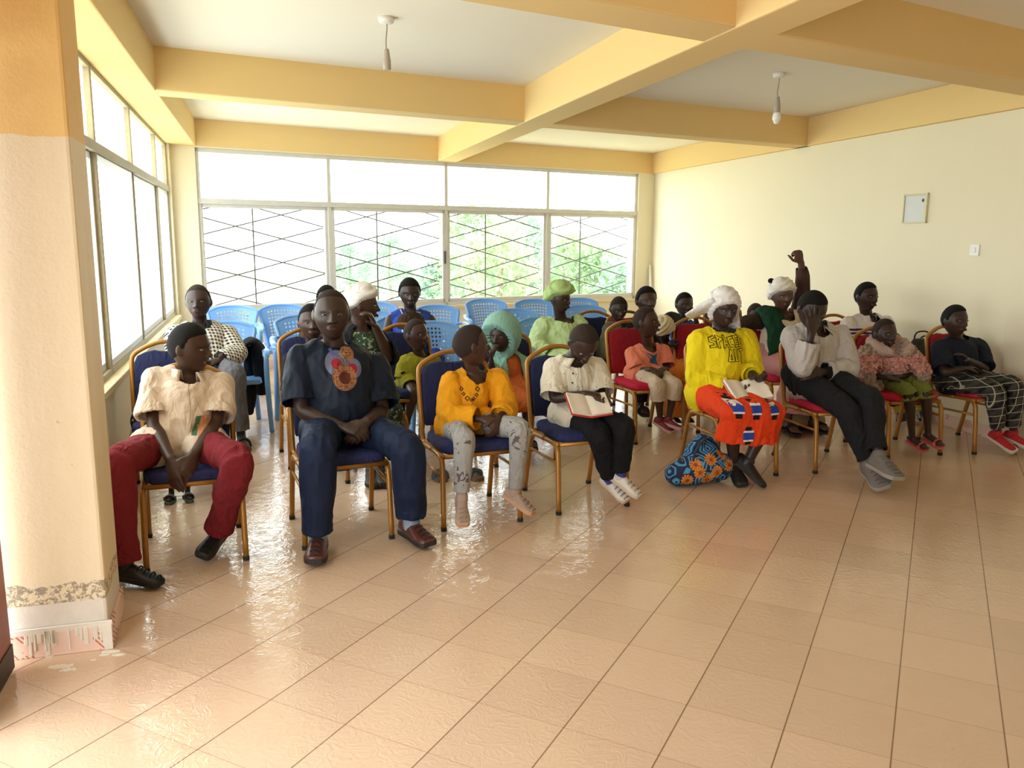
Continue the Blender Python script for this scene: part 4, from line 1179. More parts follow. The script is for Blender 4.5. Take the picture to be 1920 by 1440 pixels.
def disc_polys(u, v, r, n=18, rings=4, r0=0.0):
    P = []
    for k in range(rings):
        a, b = r0+(r-r0)*k/rings, r0+(r-r0)*(k+1)/rings
        for i in range(n):
            t0, t1 = 2*PI*i/n, 2*PI*(i+1)/n
            q = [(u+b*math.cos(t0), v+b*math.sin(t0)), (u+b*math.cos(t1), v+b*math.sin(t1))]
            P.append(([(u+a*math.cos(t0), v+a*math.sin(t0))] if a > 0 else [(u, v)])+q+([(u+a*math.cos(t1), v+a*math.sin(t1))] if a > 0 else []))
    return P
def grid_polys(x0, x1, y0, y1, step=.012):
    xs = np.linspace(x0, x1, max(2, int(abs(x1-x0)/step)+1)); ys = np.linspace(y0, y1, max(2, int(abs(y1-y0)/step)+1))
    return [[(a, c), (b, c), (b, d), (a, d)] for a, b in zip(xs[:-1], xs[1:]) for c, d in zip(ys[:-1], ys[1:])]
def stroke_polys(pts, w, step=.006):
    P = []
    for (a, b) in zip(pts[:-1], pts[1:]):
        a = np.array(a, float); b = np.array(b, float); d = b-a; L = np.linalg.norm(d); d = d/max(L, 1e-9); n_ = np.array([-d[1], d[0]])*w/2
        a = a-d*w/2; b = b+d*w/2; m = max(1, int(L/step))
        for i in range(m):
            p, q = a+(b-a)*i/m, a+(b-a)*(i+1)/m; P.append([tuple(p-n_), tuple(q-n_), tuple(q+n_), tuple(p+n_)])
    return P
# ------------------------------------------------------------------ fabrics with a pattern
def check_mat(name, base, dark, mid, size, thick=.5, extra=None):
    n = N(name); oc = n.coord(scale=(1/size,)*3, rot=(.2, .1, 0)); sp = n.n.new('ShaderNodeSeparateXYZ'); n.link(oc, sp.inputs[0])
    f = lambda s: n.math('LESS_THAN', n.math('FRACT', n.math('ADD', s, 100.0)), thick)
    a, b = f(n.math('ADD', sp.outputs[0], n.math('MULTIPLY', sp.outputs[1], .6))), f(n.math('ADD', sp.outputs[2], n.math('MULTIPLY', sp.outputs[1], .6)))
    col = n.mix(n.math('MULTIPLY', n.math('ADD', a, b), .5), base, mid); col = n.mix(n.math('MULTIPLY', a, b), col, dark)
    if extra: 
        g = lambda s: n.math('LESS_THAN', n.math('FRACT', n.math('ADD', s, 100.75)), .08)
        col = n.mix(n.math('MAXIMUM', g(sp.outputs[0]), g(sp.outputs[2])), col, extra)
    n.set(Base_Color=col, Roughness=.9); n.bsdf.inputs['Specular IOR Level'].default_value = .2
    cloth_bump(n); return n.m
def blot_mat(name, base, blot, scale=12, thr=.58, second=None, thr2=.66, dist=.8):
    n = N(name); v = n.coord(); a = n.noise(v, scale, 3, .55, dist)
    col = n.mix(n.math('GREATER_THAN', a, thr), base, blot)
    if second: col = n.mix(n.math('GREATER_THAN', n.noise(n.coord(loc=(3, 1, 2)), scale*1.4, 3, .55, dist), thr2), col, second)
    n.set(Base_Color=col, Roughness=.9); n.bsdf.inputs['Specular IOR Level'].default_value = .2
    cloth_bump(n); return n.m
def dot_mat(name, base, dot, size=.03, r=.18):
    n = N(name); w = n.n.new('ShaderNodeTexVoronoi'); w.inputs['Scale'].default_value = 1/size; w.inputs['Randomness'].default_value = .5
    n.link(n.coord(), w.inputs['Vector']); n.set(Base_Color=n.mix(n.math('LESS_THAN', w.outputs['Distance'], r), base, dot), Roughness=.9)
    n.bsdf.inputs['Specular IOR Level'].default_value = .2; cloth_bump(n); return n.m
BLACKC = cloth('black_cloth', srgb(26, 25, 27)); DKSOLE = plain('dark_sole', srgb(36, 30, 27), .7)
PP = {}
# ---- 1: boy by the window
p = PP[1] = Person((-1.542, 3.860), 158, dict(pel=(335, 842, -.07), nk=(355, 706, -.13), hd=(357, 652, -.10), sl=(292, 716, -.12), el=(289, 800, .0), wl=(320, 862, .19), fl=(326, 900, .235),
    sr=(412, 724, -.12), er=(404, 798, .0), wr=(364, 852, .19), fr=(351, 898, .235), kl=(218, 866, .33), al=(234, 1058, .36), tl=(285, 1090, 0, .03), kr=(448, 862, .33), ar=(408, 1000, .10), tr=(362, 1064, 0, .025)),
    .235, (100, -6, 0), 0, .92, .0055, 'boy in a cream short-sleeved shirt and maroon trousers, head turned sideways, beside the pillar', build=.92)
p.make_body(feet=False, curl=(.25, .25), nl=(.5, -.6, -.3), nr=(-.5, -.6, -.3)); p.hair()
cream = cloth('cream_shirt_cloth', srgb(216, 197, 180), .85)
p.shirt(cream, (.80, .80), .016, vneck=.10, sl_flare=.022, sleeve_inf=.012, fold=.010, low=-.05, flare=.01, seed=11, collar=cream, belly=.02, hem=.26)
p.pants(cloth('maroon_trouser_cloth', srgb(118, 30, 38)), (1.97, 1.95), .014, .022, .009, 12)
for v in (.12, .06, 0, -.06): p.decal(disc_polys(0, v, .006, 10, 1), (362, 766), name='button', mat=plain('pearl_button', srgb(206, 190, 176), .3), off=.005)
p.decal(stroke_polys([(-.014, .15), (-.012, -.09)], .0035), (362, 766), name='placket', mat=cloth('shirt_seam', srgb(178, 148, 124)), off=.003)
bs = plain('black_shoe_leather', srgb(28, 25, 23), .5); p.shoes(bs, DKSOLE, laces=BLACKC)
gp = cloth('green_print_patch', srgb(74, 110, 80)); op = cloth('tan_print_patch', srgb(196, 140, 104))
p.decal([[(-.012+.004*k, -.05+.012*k), (.012+.004*k, -.05+.012*k), (.016+.004*k, -.038+.012*k), (-.008+.004*k, -.038+.012*k)] for k in range(7)], (362, 795), name='pocket_print', mat=gp)
p.decal([[(.018+.014*j, -.05+.012*k), (.032+.014*j, -.05+.012*k), (.032+.014*j, -.038+.012*k), (.018+.014*j, -.038+.012*k)] for k in range(7) for j in range(4)], (362, 795), name='pocket_print', mat=op)
# ---- 2: man in embroidered navy
p = PP[2] = Person((-.896, 4.158), 158, dict(pel=(642, 822, -.08), nk=(628, 652, -.15), hd=(622, 590, -.11), sl=(562, 676, -.14), el=(566, 770, -.02), wl=(640, 800, .13), fl=(676, 806, .20),
    sr=(702, 692, -.14), er=(716, 772, -.02), wr=(688, 790, .15), fr=(664, 822, .20), kl=(596, 836, .36), al=(596, 1008, .33), tl=(586, 1072, 0, .035), kr=(765, 838, .34), ar=(772, 985, .30), tr=(828, 1034, 0, .035)),
    .255, (166, 2, 0), 1, 1.0, .0055, 'man in a dark navy embroidered tunic and navy trousers with hands clasped', build=1.08)
p.make_body(feet=False, curl=(.45, .45), nl=(.35, -.3, -.9), nr=(-.5, -.5, -.7)); p.hair(FUZZ, .003, .86)
navy = plain('navy_satin_cloth', srgb(17, 26, 43), .6, 0, .2, 9, .25, 120, .18); navyt = plain('navy_trouser_cloth', srgb(22, 32, 56), .65, 0, .2, 9, .25, 120, .18)
p.shirt(navy, (.86, .86), .016, name='tunic', neck=.082, low=-.12, flare=.02, belly=.05, sl_flare=.028, sleeve_inf=.014, fold=.009, seed=21, hem=.22)
p.pants(navyt, (1.93, 1.88), .016, .022, .009, 22, belly=.03)
brs = plain('brown_shoe_leather', srgb(84, 44, 38), .35); p.shoes(brs, DKSOLE, .105, .09, laces=plain('dark_brown_lace', srgb(50, 30, 26), .8), sock=plain('grey_blue_sock', srgb(136, 152, 172), .9))
grey = cloth('grey_embroidery', srgb(98, 100, 124)); red = cloth('red_embroidery', srgb(140, 34, 44)); tan = dot_mat('speckled_tan_embroidery', srgb(136, 94, 64), srgb(80, 42, 34), .012, .32); dkb = cloth('brown_embroidery', srgb(86, 40, 32))
neckb = cloth('blue_neck_trim', srgb(78, 86, 140))
for c, polys, m_, o_ in (((633, 682), disc_polys(0, 0, .062, 20, 4, .02), grey, .003), ((631, 682), disc_polys(0, 0, .026), red, .004), ((660, 690), disc_polys(0, 0, .05, 20, 4, .02), grey, .0035), ((661, 691), disc_polys(0, 0, .025), red, .0045),
        ((646, 708), disc_polys(0, 0, .062, 22, 4), tan, .005), ((646, 708), disc_polys(0, 0, .03, 16, 3), dkb, .006), ((651, 664), disc_polys(0, 0, .036, 12, 3)+disc_polys(-.004, .03, .028, 12, 3), tan, .004), ((625, 664), stroke_polys([(-.02, .04), (.012, -.03)], .018), neckb, .004)):
    p.decal(polys, c, name='embroidery', mat=m_, off=o_)
# ---- 3: child in mustard blouse
p = PP[3] = Person((-.24, 4.434), 158, dict(pel=(868, 812, -.05), nk=(888, 702, -.07), hd=(884, 648, -.04), sl=(846, 716, -.06), el=(842, 780, .02), wl=(905, 786, .16), fl=(936, 796, .21),
    sr=(930, 712, -.07), er=(950, 768, .04), wr=(936, 786, .17), fr=(930, 808, .21), kl=(870, 822, .28), al=(866, 930, .30), tl=(868, 980, .40), kr=(975, 802, .26), ar=(966, 922, .22), tr=(1000, 962, .32)),
    .225, (72, 2, 0), 0, .74, .005, 'child in a mustard yellow blouse and grey printed jeans, head turned away', build=.9)
p.make_body(feet=False, curl=(.5, .5), nl=(.6, -.2, -.5), nr=(-.6, -.3, -.4)); p.hair(FUZZ, .004, .80)
must = cloth('mustard_blouse_cloth', srgb(222, 152, 20), .85)
p.shirt(must, (1.86, 1.86), .016, name='blouse', vneck=.085, neck=.085, low=-.10, flare=.02, sl_flare=.012, sleeve_inf=.016, fold=.010, seed=31, hem=.2)
p.pants(blot_mat('grey_printed_denim', srgb(150, 148, 146), srgb(92, 84, 82), 16, .60, srgb(150, 90, 82), .70), (1.93, 1.93), .012, .004, .006, 32)
taupe = plain('taupe_shoe_knit', srgb(162, 140, 124), .8); p.shoes(taupe, plain('tan_sole', srgb(196, 150, 116), .7), .10, .09, laces=taupe)
blk = cloth('black_embroidery', srgb(36, 24, 22))
for u, v, s_ in ((-.05, .055, .010), (-.040, .028, .008), (-.022, .004, .012), (.0, -.006, .008), (.014, .0, .008), (.03, .02, .009), (.038, .052, .013)):
    sq = [(u-s_, v), (u, v-s_), (u+s_, v), (u, v+s_), (u-s_, v)]
    p.decal(stroke_polys(sq, .004, .004), (884, 748), name='motif', mat=blk)
# ---- 4: boy reading the red book
p = PP[4] = Person((.375, 4.711), 158, dict(pel=(1080, 795, -.05), nk=(1072, 672, -.04), hd=(1094, 643, .05), sl=(1040, 690, -.07), el=(1038, 748, .02), wl=(1098, 738, .16), fl=(1140, 742, .21),
    sr=(1116, 690, -.05), er=(1128, 742, .05), wr=(1142, 758, .2), fr=(1118, 762, .25), kl=(1122, 812, .26), al=(1142, 898, .17), tl=(1182, 944, .30), kr=(1168, 800, .28), ar=(1164, 888, .24), tr=(1212, 940, .38)),
    .225, (163, -48, 0), 1, .78, .005, 'boy in a cream dotted shirt bent over a red book', build=.95)
p.make_body(feet=False, curl=(.3, .6), nl=(.1, -.2, -1), nr=(-.2, -.1, 1)); p.hair(FUZZ, .004, .80)
dotm = dot_mat('cream_dotted_cloth', srgb(208, 201, 184), srgb(110, 96, 82), .034, .10)
p.shirt(dotm, (.92, .92), .016, vneck=.08, low=-.10, flare=.02, sl_flare=.022, sleeve_inf=.012, fold=.009, seed=41, hem=.32, collar=dotm)
for v in (.0, -.055, -.11): p.decal(disc_polys(0, v, .005, 10, 1), (1074, 700), name='button', mat=blk, off=.004)
p.pants(cloth('black_jersey_cloth', srgb(18, 18, 20)), (1.93, 1.93), .018, .006, .010, 42)
white = plain('white_shoe_leather', srgb(216, 208, 198), .55); p.shoes(white, plain('pale_sole', srgb(206, 186, 166), .7), .095, .082, laces=plain('grey_lace', srgb(150, 142, 134), .8), sock=plain('blue_white_sock', srgb(56, 62, 132), .9))
# ---- 5: woman in yellow
p = PP[5] = Person((1.449, 5.385), 163, dict(pel=(1338, 738, -.08), nk=(1350, 622, -.14), hd=(1357, 577, -.09), sl=(1312, 640, -.13), el=(1304, 712, -.05), wl=(1368, 728, .13), fl=(1392, 736, .2),
    sr=(1396, 638, -.12), er=(1412, 694, -.02), wr=(1410, 706, .14), fr=(1425, 712, .21), kl=(1372, 772, .36), al=(1376, 872, .27), tl=(1386, 904, 0, .02), kr=(1448, 770, .36), ar=(1402, 866, .33), tr=(1420, 908, 0, .02)),
    .245, (166, -12, 0), 1, .98, .006, 'woman in a bright yellow printed top and white veil with a book on her lap', build=1.0)
p.make_body(feet=False, curl=(.5, .6), nl=(.2, -.1, 1), nr=(-.3, 0, 1)); veil = cloth('white_veil_cloth', srgb(226, 224, 226), .85, .05); p.scarf(veil, .022, .50, -.95, -.55, 'veil')
b = MB(); fr = p.fr; h = p.hh; V = []; F = []
for i in range(15):
    a = PI*(.18+1.0*i/14)+PI*.32
    for j in range(7):
        t = j/6; x = math.cos(a)*(.36+.22*t); y = math.sin(a)*(.46+.10*t); zz = .20-.86*t
        if x > .25: y -= .10*t
        V.append(fr(np.array([x*(1+.03*math.sin(i*2)), y*-1*-1 if False else -abs(y)*.9+.05, zz])*h))
for i in range(14):
    for j in range(6): F.append((i*7+j, i*7+j+1, (i+1)*7+j+1, (i+1)*7+j))
b.add(V, F); o = b.build('veil_fall', veil, p.root, True, inv=p.inv); md = o.modifiers.new('s', 'SOLIDIFY'); md.thickness = .006
b = MB(); pts = [fr(np.array(q)*h) for q in ((.26, .0, .16), (.50, -.20, -.08), (.80, -.36, -.34))]
b.tube(pts, [(.03, .07), (.03, .085), (.012, .085)], ref=(0, .3, 1), seg=14, per=4); b.build('veil_tail', veil, p.root, True, inv=p.inv)
yel = cloth('yellow_top_cloth', srgb(228, 206, 24), .85, .10)
p.shirt(yel, (1.93, 1.93), .014, name='top', neck=.10, low=-.07, flare=.012, belly=.03, sl_flare=.004, sleeve_inf=.018, fold=.011, seed=51, hem=.16)
GLY = {'S': [[(.9, .95), (.1, .8), (.1, .55), (.9, .42), (.8, .1), (.0, .0)]], 'P': [[(.2, 0), (.25, 1), (.95, .75), (.25, .45)]], 'A': [[(0, 0), (.45, 1), (.95, 0)], [(.2, .35), (.75, .35)]],
       'C': [[(.9, .9), (.1, .8), (.1, .1), (.9, .05)]], 'E': [[(.9, .95), (.1, .95), (.1, .05), (.9, .05)], [(.1, .5), (.7, .5)]], 'D': [[(.1, 0), (.1, 1), (.9, .6), (.8, .1), (.1, 0)]], 'O': [[(.5, 1), (.0, 0), (1, 0), (.5, 1)]], 'U': [[(.05, 1), (.15, 0), (.85, 0), (.95, 1)]], 'T': [[(0, .95), (1, 1)], [(.5, .98), (.52, -.25)]]}
def text_polys(t, x, y, w, h, gap, sw):
    P = []
    for ch in t:
        for st in GLY.get(ch, []): P += stroke_polys([(x+a*w, y+b_*h) for a, b_ in st], sw, .008)
        x += w+gap
    return P
ink = cloth('black_print', srgb(48, 40, 20))
for sw, m_, of in ((.0175, ink, .003), (.0085, yel, .0048)):
    p.decal(text_polys('SPACED', -.125, .0, .031, .062, .0095, sw)+text_polys('OUT', -.030, -.085, .036, .062, .011, sw), (1370, 650), name='lettering', mat=m_, off=of)
osk = cloth('orange_skirt_cloth', srgb(224, 66, 24), .85, .15)
p.skirt(osk, 1.55, .022, .03, seed=52)
mot_b = cloth('blue_motif', srgb(44, 70, 160)); mot_w = cloth('white_motif', srgb(226, 222, 220)); mot_k = cloth('black_motif', srgb(30, 22, 26))
p.shirtV, p.shirtF = p.skirtV, p.skirtF; sk_o = [c for c in p.root.children if c.name.startswith('skirt')][0]
for c in ((1383, 765), (1418, 768), (1402, 818), (1452, 768)):
    for polys, m_, of in ((grid_polys(-.020, .020, -.062, .060), mot_k, .003), (grid_polys(-.033, .033, -.032, .036), mot_w, .0055), (grid_polys(-.034, .034, -.020, .024), mot_b, .008)):
        p.decal(polys, c, name='motif', mat=m_, off=of, parent=sk_o)
p.shoes(bs, DKSOLE, .09, .08)
# ---- 6: man hiding his face
p = PP[6] = Person((2.15, 5.57), 165, dict(pel=(1522, 706, -.06), nk=(1526, 616, -.06), hd=(1523, 580, .03), sl=(1487, 632, -.08), el=(1503, 692, .12), wl=(1521, 626, .155), fl=(1526, 580, .17),
    sr=(1572, 628, -.08), er=(1592, 690, .04), wr=(1540, 698, .10), fr=(1500, 702, .12), kl=(1588, 772, .42), al=(1628, 868, .55), tl=(1652, 908, .70), kr=(1632, 748, .44), ar=(1648, 855, .62), tr=(1678, 894, .80)),
    .25, (168, -28, 0), 1, 1.0, .006, 'man in pale grey shirt covering his face with one hand', build=.95)
p.handk *= 1.12; p.make_body(feet=False, curl=(.10, .3), nl=(0, -1, .2), nr=(0, -1, -.4), spread=1.0); p.hair()
gsh = cloth('pale_grey_shirt_cloth', srgb(186, 180, 178), .85, .12)
p.shirt(gsh, (1.80, 1.86), .016, vneck=.04, low=-.10, flare=.012, sl_flare=.006, sleeve_inf=.016, fold=.010, seed=61, collar=gsh)
p.pants(cloth('black_trouser_cloth', srgb(26, 26, 29)), (1.93, 1.9), .014, .01, .009, 62)
p.decal(stroke_polys([(-.015, .12), (-.012, -.14)], .004), (1540, 660), name='placket', mat=cloth('grey_seam', srgb(140, 134, 132)), off=.003)
p.decal([[(-.03, -.012), (.035, -.012), (.035, .002), (-.03, .002)]], (1562, 622), name='pocket_flap', mat=cloth('grey_seam2', srgb(160, 154, 152)), off=.004)
gsn = plain('dusty_grey_sneaker', srgb(112, 104, 98), .85); p.shoes(gsn, plain('grey_rubber_sole', srgb(150, 142, 134), .8), .125, .10, laces=gsn)
# ---- 7: girl in pink fur
p = PP[7] = Person((2.819, 5.972), 167, dict(pel=(1668, 708, -.05), nk=(1662, 654, -.08), hd=(1659, 626, -.04), sl=(1633, 664, -.08), el=(1626, 705, .0), wl=(1664, 708, .13), fl=(1692, 712, .16),
    sr=(1694, 662, -.08), er=(1720, 700, .05), wr=(1692, 706, .11), fr=(1668, 704, .13), kl=(1704, 738, .24), al=(1710, 818, .20), tl=(1735, 842, .30), kr=(1736, 736, .26), ar=(1740, 812, .24), tr=(1768, 838, .36)),
    .215, (162, 0, 0), 1, .68, .006, 'small girl in a fluffy pink coat and green shorts with folded arms', build=1.0)
p.make_body(curl=(.4, .4)); p.hair(FUZZ, .005, .80)
n = N('pink_fur'); v = n.coord(); n.set(Base_Color=n.mix(n.noise(v, 14, 5, .7), srgb(236, 212, 200), srgb(214, 180, 168)), Roughness=1.0); n.bump(n.noise(v, 70, 5, .8, 1), 1, .02); n.bsdf.inputs['Specular IOR Level'].default_value = .1; FURM = n.m
pink = plain('pink_quilted_shell', srgb(206, 146, 140), .45, 0, .15, 10, .3, 40)
p.shirt([FURM, pink], (1.72, 1.72), .03, name='coat', neck=.055, low=-.10, flare=.03, belly=.03, sl_flare=.016, sleeve_inf=.022, fold=.014, fuzz=.022, seed=71, facemat=lambda c: ((c[:, 2] > p.J['nk'][2]-.145) & (c[:, 2] < p.J['nk'][2]-.03)).astype(int))
b = MB(); up = unit(p.J['nk']-p.J['pel'])
pts = [p.J['nk']+(p.S*math.sin(a)*.12-p.F*math.cos(a)*.10)+p.Z*(.035*math.cos(a)+.02)+p.F*.035 for a in np.linspace(-2.5, 2.5, 13)]
v_, f_ = tube(pts, [.04]+[.052]*11+[.04], seg=14, per=3); v_ = v_+np.array([noise.noise_vector(Vector(q)*45) for q in v_])*.016
b.add(v_, f_); b.build('fur_collar', FURM, p.root, True, inv=p.inv)
p.pants(cloth('olive_green_shorts', srgb(108, 116, 50)), (1.12, 1.12), .014, .02, .007, 72, name='shorts')
p.sandals(plain('pink_foam', srgb(206, 100, 100), .7), name='flip_flop', band=False)
# ---- 8: boy in plaid
p = PP[8] = Person((3.45, 6.12), 157, dict(pel=(1792, 712, -.05), nk=(1796, 640, -.08), hd=(1791, 601, -.04), sl=(1764, 652, -.09), el=(1770, 698, .06), wl=(1808, 690, .12), fl=(1834, 686, .12),
    sr=(1834, 650, -.09), er=(1848, 692, .05), wr=(1812, 674, .12), fr=(1792, 656, .13), kl=(1866, 732, .30), al=(1870, 812, .28), tl=(1902, 846, .40), kr=(1902, 722, .33), ar=(1900, 812, .30), tr=(1936, 840, .44)),
    .225, (162, 0, 0), 1, .80, .006, 'boy in a dark navy shirt and plaid trousers with crossed arms by the right wall', build=1.0)
p.make_body(feet=False, curl=(.3, .2)); p.hair(line=.74)
p.shirt(cloth('dark_navy_shirt_cloth', srgb(24, 30, 46)), (.95, .95), .015, neck=.08, low=-.10, belly=.02, sl_flare=.016, sleeve_inf=.012, seed=81)
p.pants(check_mat('plaid_trouser_cloth', srgb(64, 62, 56), srgb(30, 30, 34), srgb(44, 44, 42), .055, .5, srgb(168, 164, 150)), (1.86, 1.86), .016, .006, .008, 82)
p.shoes(plain('red_canvas', srgb(170, 26, 36), .8), plain('white_rubber', srgb(210, 198, 188), .6), .095, .07)
# ---- 9: man in gingham
p = PP[9] = Person((-2.16, 6.15), 158, dict(pel=(392, 690, -.05), nk=(374, 612, -.13), hd=(372, 566, -.09), sl=(330, 628, -.13), el=(328, 690, -.02), wl=(372, 690, .17), fl=(396, 690, .2), sr=(424, 626, -.13), er=(446, 664, .0), wr=(410, 676, .15), fr=(388, 682, .2),
    kl=(398, 722, .33), al=(392, 830, .28), kr=(440, 702, .36), ar=(452, 815, .34), tr=(458, 838, 0, .03)), .25, (168, 2, 0), 1, 1.0, .007, 'man in a black and white gingham shirt sitting behind the boy in maroon trousers')
p.make_body(); p.hair(FUZZ, .005, .80)
ging = check_mat('gingham_cloth', srgb(222, 216, 204), srgb(32, 30, 34), srgb(120, 112, 108), .030)
p.shirt(ging, (1.9, 1.9), .016, vneck=.05, sleeve_inf=.014, seed=91, collar=cloth('charcoal_collar', srgb(46, 46, 52)))
p.pants(cloth('grey_trouser_cloth', srgb(96, 94, 98)), (1.93, 1.93), .014, .012, .008, 92); p.sandals(plain('black_sandal_leather', srgb(40, 36, 36), .5))
# ---- hidden child behind boy 1
p = PP['K'] = Person((-2.02, 4.80), 158, dict(pel=(322, 820, -.05), nk=(338, 740, -.1), hd=(345, 704, -.08), kl=(318, 838, .26), al=(322, 930, .20), kr=(352, 838, .26), ar=(352, 926, .20), tl=(305, 955, 0, .02), tr=(362, 950, 0, .02)), .18, (160, -10, 0), 1, .52, .008, 'child in black polka dots mostly hidden behind the boy in maroon trousers')
p.make_body(); p.hair(FUZZ, .004)
pol = dot_mat('black_polka_cloth', srgb(28, 26, 30), srgb(176, 170, 164), .03, .26); p.shirt(pol, (.9, .9), .014, name='dress', seed=95, flare=.03)
b = MB(); q = on_plane(262, 800, p.base, p.F); b.tube([q+p.Z*.10, q+p.Z*.03, q-p.Z*.05], [(.03, .05), (.05, .07), (.03, .06)], ref=p.S, seg=14, per=3); b.build('dress_hem', pol, p.root, True, inv=p.inv)
p.pants(cloth('black_legging', srgb(24, 20, 22)), (1.9, 1.9), .012, .004, .006, 96, name='leggings'); p.sandals(plain('grey_green_sandal', srgb(82, 92, 92), .6))
# ---- 10: boy behind the man's shoulder
p = PP[10] = Person((-1.347, 5.588), 158, dict(pel=(592, 768, -.08), nk=(588, 660, -.13), hd=(584, 604, -.09), sl=(548, 676, -.12), sr=(632, 676, -.12)), .245, (162, 0, 0), 0, .92, .007, 'boy in black with cropped hair looking out behind the man in navy')
p.make_body(); p.hair(line=.72); p.shirt(BLACKC, (.9, .9), .014, seed=101); p.pants(cloth('charcoal_trousers', srgb(40, 38, 42)), seed=102); p.sandals(plain('black_sandal', srgb(34, 32, 32), .6))
# ---- head behind the man
p = PP['h'] = Person((-1.60, 7.35), 160, dict(hd=(613, 561, -.05), nk=(613, 600, -.1)), .235, (165, 0, 0), 1, .95, .009, 'person whose dark hair just shows above the head of the man in navy')
p.make_body(); p.hair(thick=.012); p.shirt(cloth('brown_shirt_cloth', srgb(96, 70, 56)), (.9, .9), seed=103); p.pants(BLACKC, seed=104); p.sandals(DKSOLE)
# ---- 11: woman with white head scarf
p = PP[11] = Person((-.98, 5.30), 145, dict(pel=(690, 745, -.06), nk=(676, 622, -.11), hd=(680, 572, -.08), sl=(652, 640, -.1), sr=(712, 640, -.08), er=(732, 672, .04), wr=(704, 612, .12), fr=(692, 580, .15), kl=(700, 790, .32), kr=(730, 785, .36), al=(698, 905, .3), ar=(712, 905, .32), tr=(735, 928, 0, .02), tl=(700, 925, 0, .02)), .235, (84, -4, 0), 0, .95, .0065, 'woman with a white head scarf in profile, dark cardigan, hand at her mouth')
p.make_body(feet=False, curl=(.4, .5), nr=(-.7, 0, .3)); p.scarf(cloth('white_scarf_cloth', srgb(224, 222, 222), .85, .06), .03, .50, -.35, .25)
p.shirt(blot_mat('green_leafy_dress_cloth', srgb(52, 66, 54), srgb(150, 166, 134), 40, .57), (None, None), .014, name='dress', neck=.09, seed=111)
car = cloth('dark_cardigan_cloth', srgb(28, 28, 38))
cdn = p.cloth_obj('cardigan', [p.arm('l', .026, 0, 1.9, .006), p.arm('r', .026, 0, 1.75, .006)]+p.shoulders(.024)+[p.torso(.024, 0)], car, .008, 112, [(lerp(p.J['pel'], p.J['nk'], t)+p.F*.16, (.13, .13, .11)) for t in np.linspace(-.1, 1.05, 9)])
p.skirt(blot_mat('green_leafy_skirt_cloth', srgb(44, 56, 48), srgb(120, 140, 110), 40, .57), 1.75, .02, .03, seed=113); p.shoes(plain('dark_slip_on', srgb(70, 62, 60), .6), DKSOLE)
# ---- 12: young man in jersey
p = PP[12] = Person((-.86, 7.10), 162, dict(pel=(775, 690, -.05), nk=(770, 589, -.12), hd=(768, 549, -.08), sl=(734, 599, -.12), el=(722, 640, -.02), wl=(745, 660, .14), sr=(806, 599, -.12), er=(824, 634, -.02), wr=(800, 660, .14)), .25, (166, -12, 0), 1, 1.0, .007, 'young man in a blue basketball jersey by the window', build=1.05)
p.make_body(); p.hair(thick=.010)
jer = cloth('blue_jersey', srgb(38, 66, 156), .7)
up = unit(p.J['nk']-p.J['pel']); o, V, F = p.cloth_obj('jersey', [p.torso(.014, -.05, belly=.02)]+p.shoulders(.012), jer, .006, 121, [(p.J['nk']+up*.04, (.078,)*3), (p.J['sl']-p.S*.04, (.05, .1, .085)), (p.J['sr']+p.S*.04, (.05, .1, .085))])
p.shirtV, p.shirtF, p.shirt_o = V, F, o
tr = cloth('white_trim', srgb(220, 216, 214))
p.decal(stroke_polys([(-.075, .05), (-.055, -.02), (0, -.05), (.055, -.02), (.075, .05)], .009), (769, 590), name='neck_trim', mat=tr); p.decal([[(-.008, -.01), (.008, -.01), (.009, .012), (-.009, .012)]], (787, 588), name='badge', mat=tr)
p.pants(jer, (1.1, 1.1), seed=122, name='shorts'); p.sandals(DKSOLE)
# ---- small child with fuzzy hair
p = PP['f'] = Person((-.80, 6.52), 165, dict(pel=(775, 690, 0), nk=(772, 640, -.01), hd=(771, 616, 0), kl=(762, 712, .16), kr=(785, 712, .16)), .185, (190, -35, 0), 2, .55, .008, 'toddler with fuzzy hair and a pale blue top in front of the jersey wearer')
p.make_body(); o = p.hair(plain('fuzzy_brown_hair', srgb(66, 50, 42), .95, 0, .4, 60, .8, 120, .1), .05, .45, -.5); md = o.modifiers.new('d', 'DISPLACE'); tx = bpy.data.textures.new('fuzz', 'CLOUDS'); tx.noise_scale = .02; md.texture = tx; md.strength = .03
p.shirt(cloth('pale_blue_cloth', srgb(186, 200, 214)), (.9, .9), seed=125); p.pants(jer, (1.3, 1.3), seed=126, name='shorts')
# ---- 13: barefoot child in lime
p = PP[13] = Person((-.70, 5.95), 150, dict(pel=(778, 738, -.04), nk=(788, 668, -.02), hd=(781, 628, .02), sl=(762, 680, -.04), el=(757, 716, -.02), wl=(753, 748, .06), fl=(752, 766, .1), sr=(812, 680, -.04), er=(824, 712, .02), wr=(806, 725, .12),
    kl=(776, 742, .20), al=(764, 790, .17), tl=(748, 806, .26), kr=(797, 745, .22), ar=(790, 808, .20), tr=(790, 824, .30)), .225, (128, 4, 0), 0, .66, .006, 'barefoot child in a lime green top with one foot drawn up')
p.make_body(curl=(.2, .4)); p.hair(FUZZ, .004, .80)
lime = cloth('lime_green_cloth', srgb(148, 142, 34)); p.shirt(lime, (.85, .85), .016, neck=.085, low=-.16, flare=.04, sl_flare=.02, sleeve_inf=.012, seed=131); p.pants(lime, (.62, .62), .016, .02, .008, 132, name='shorts')
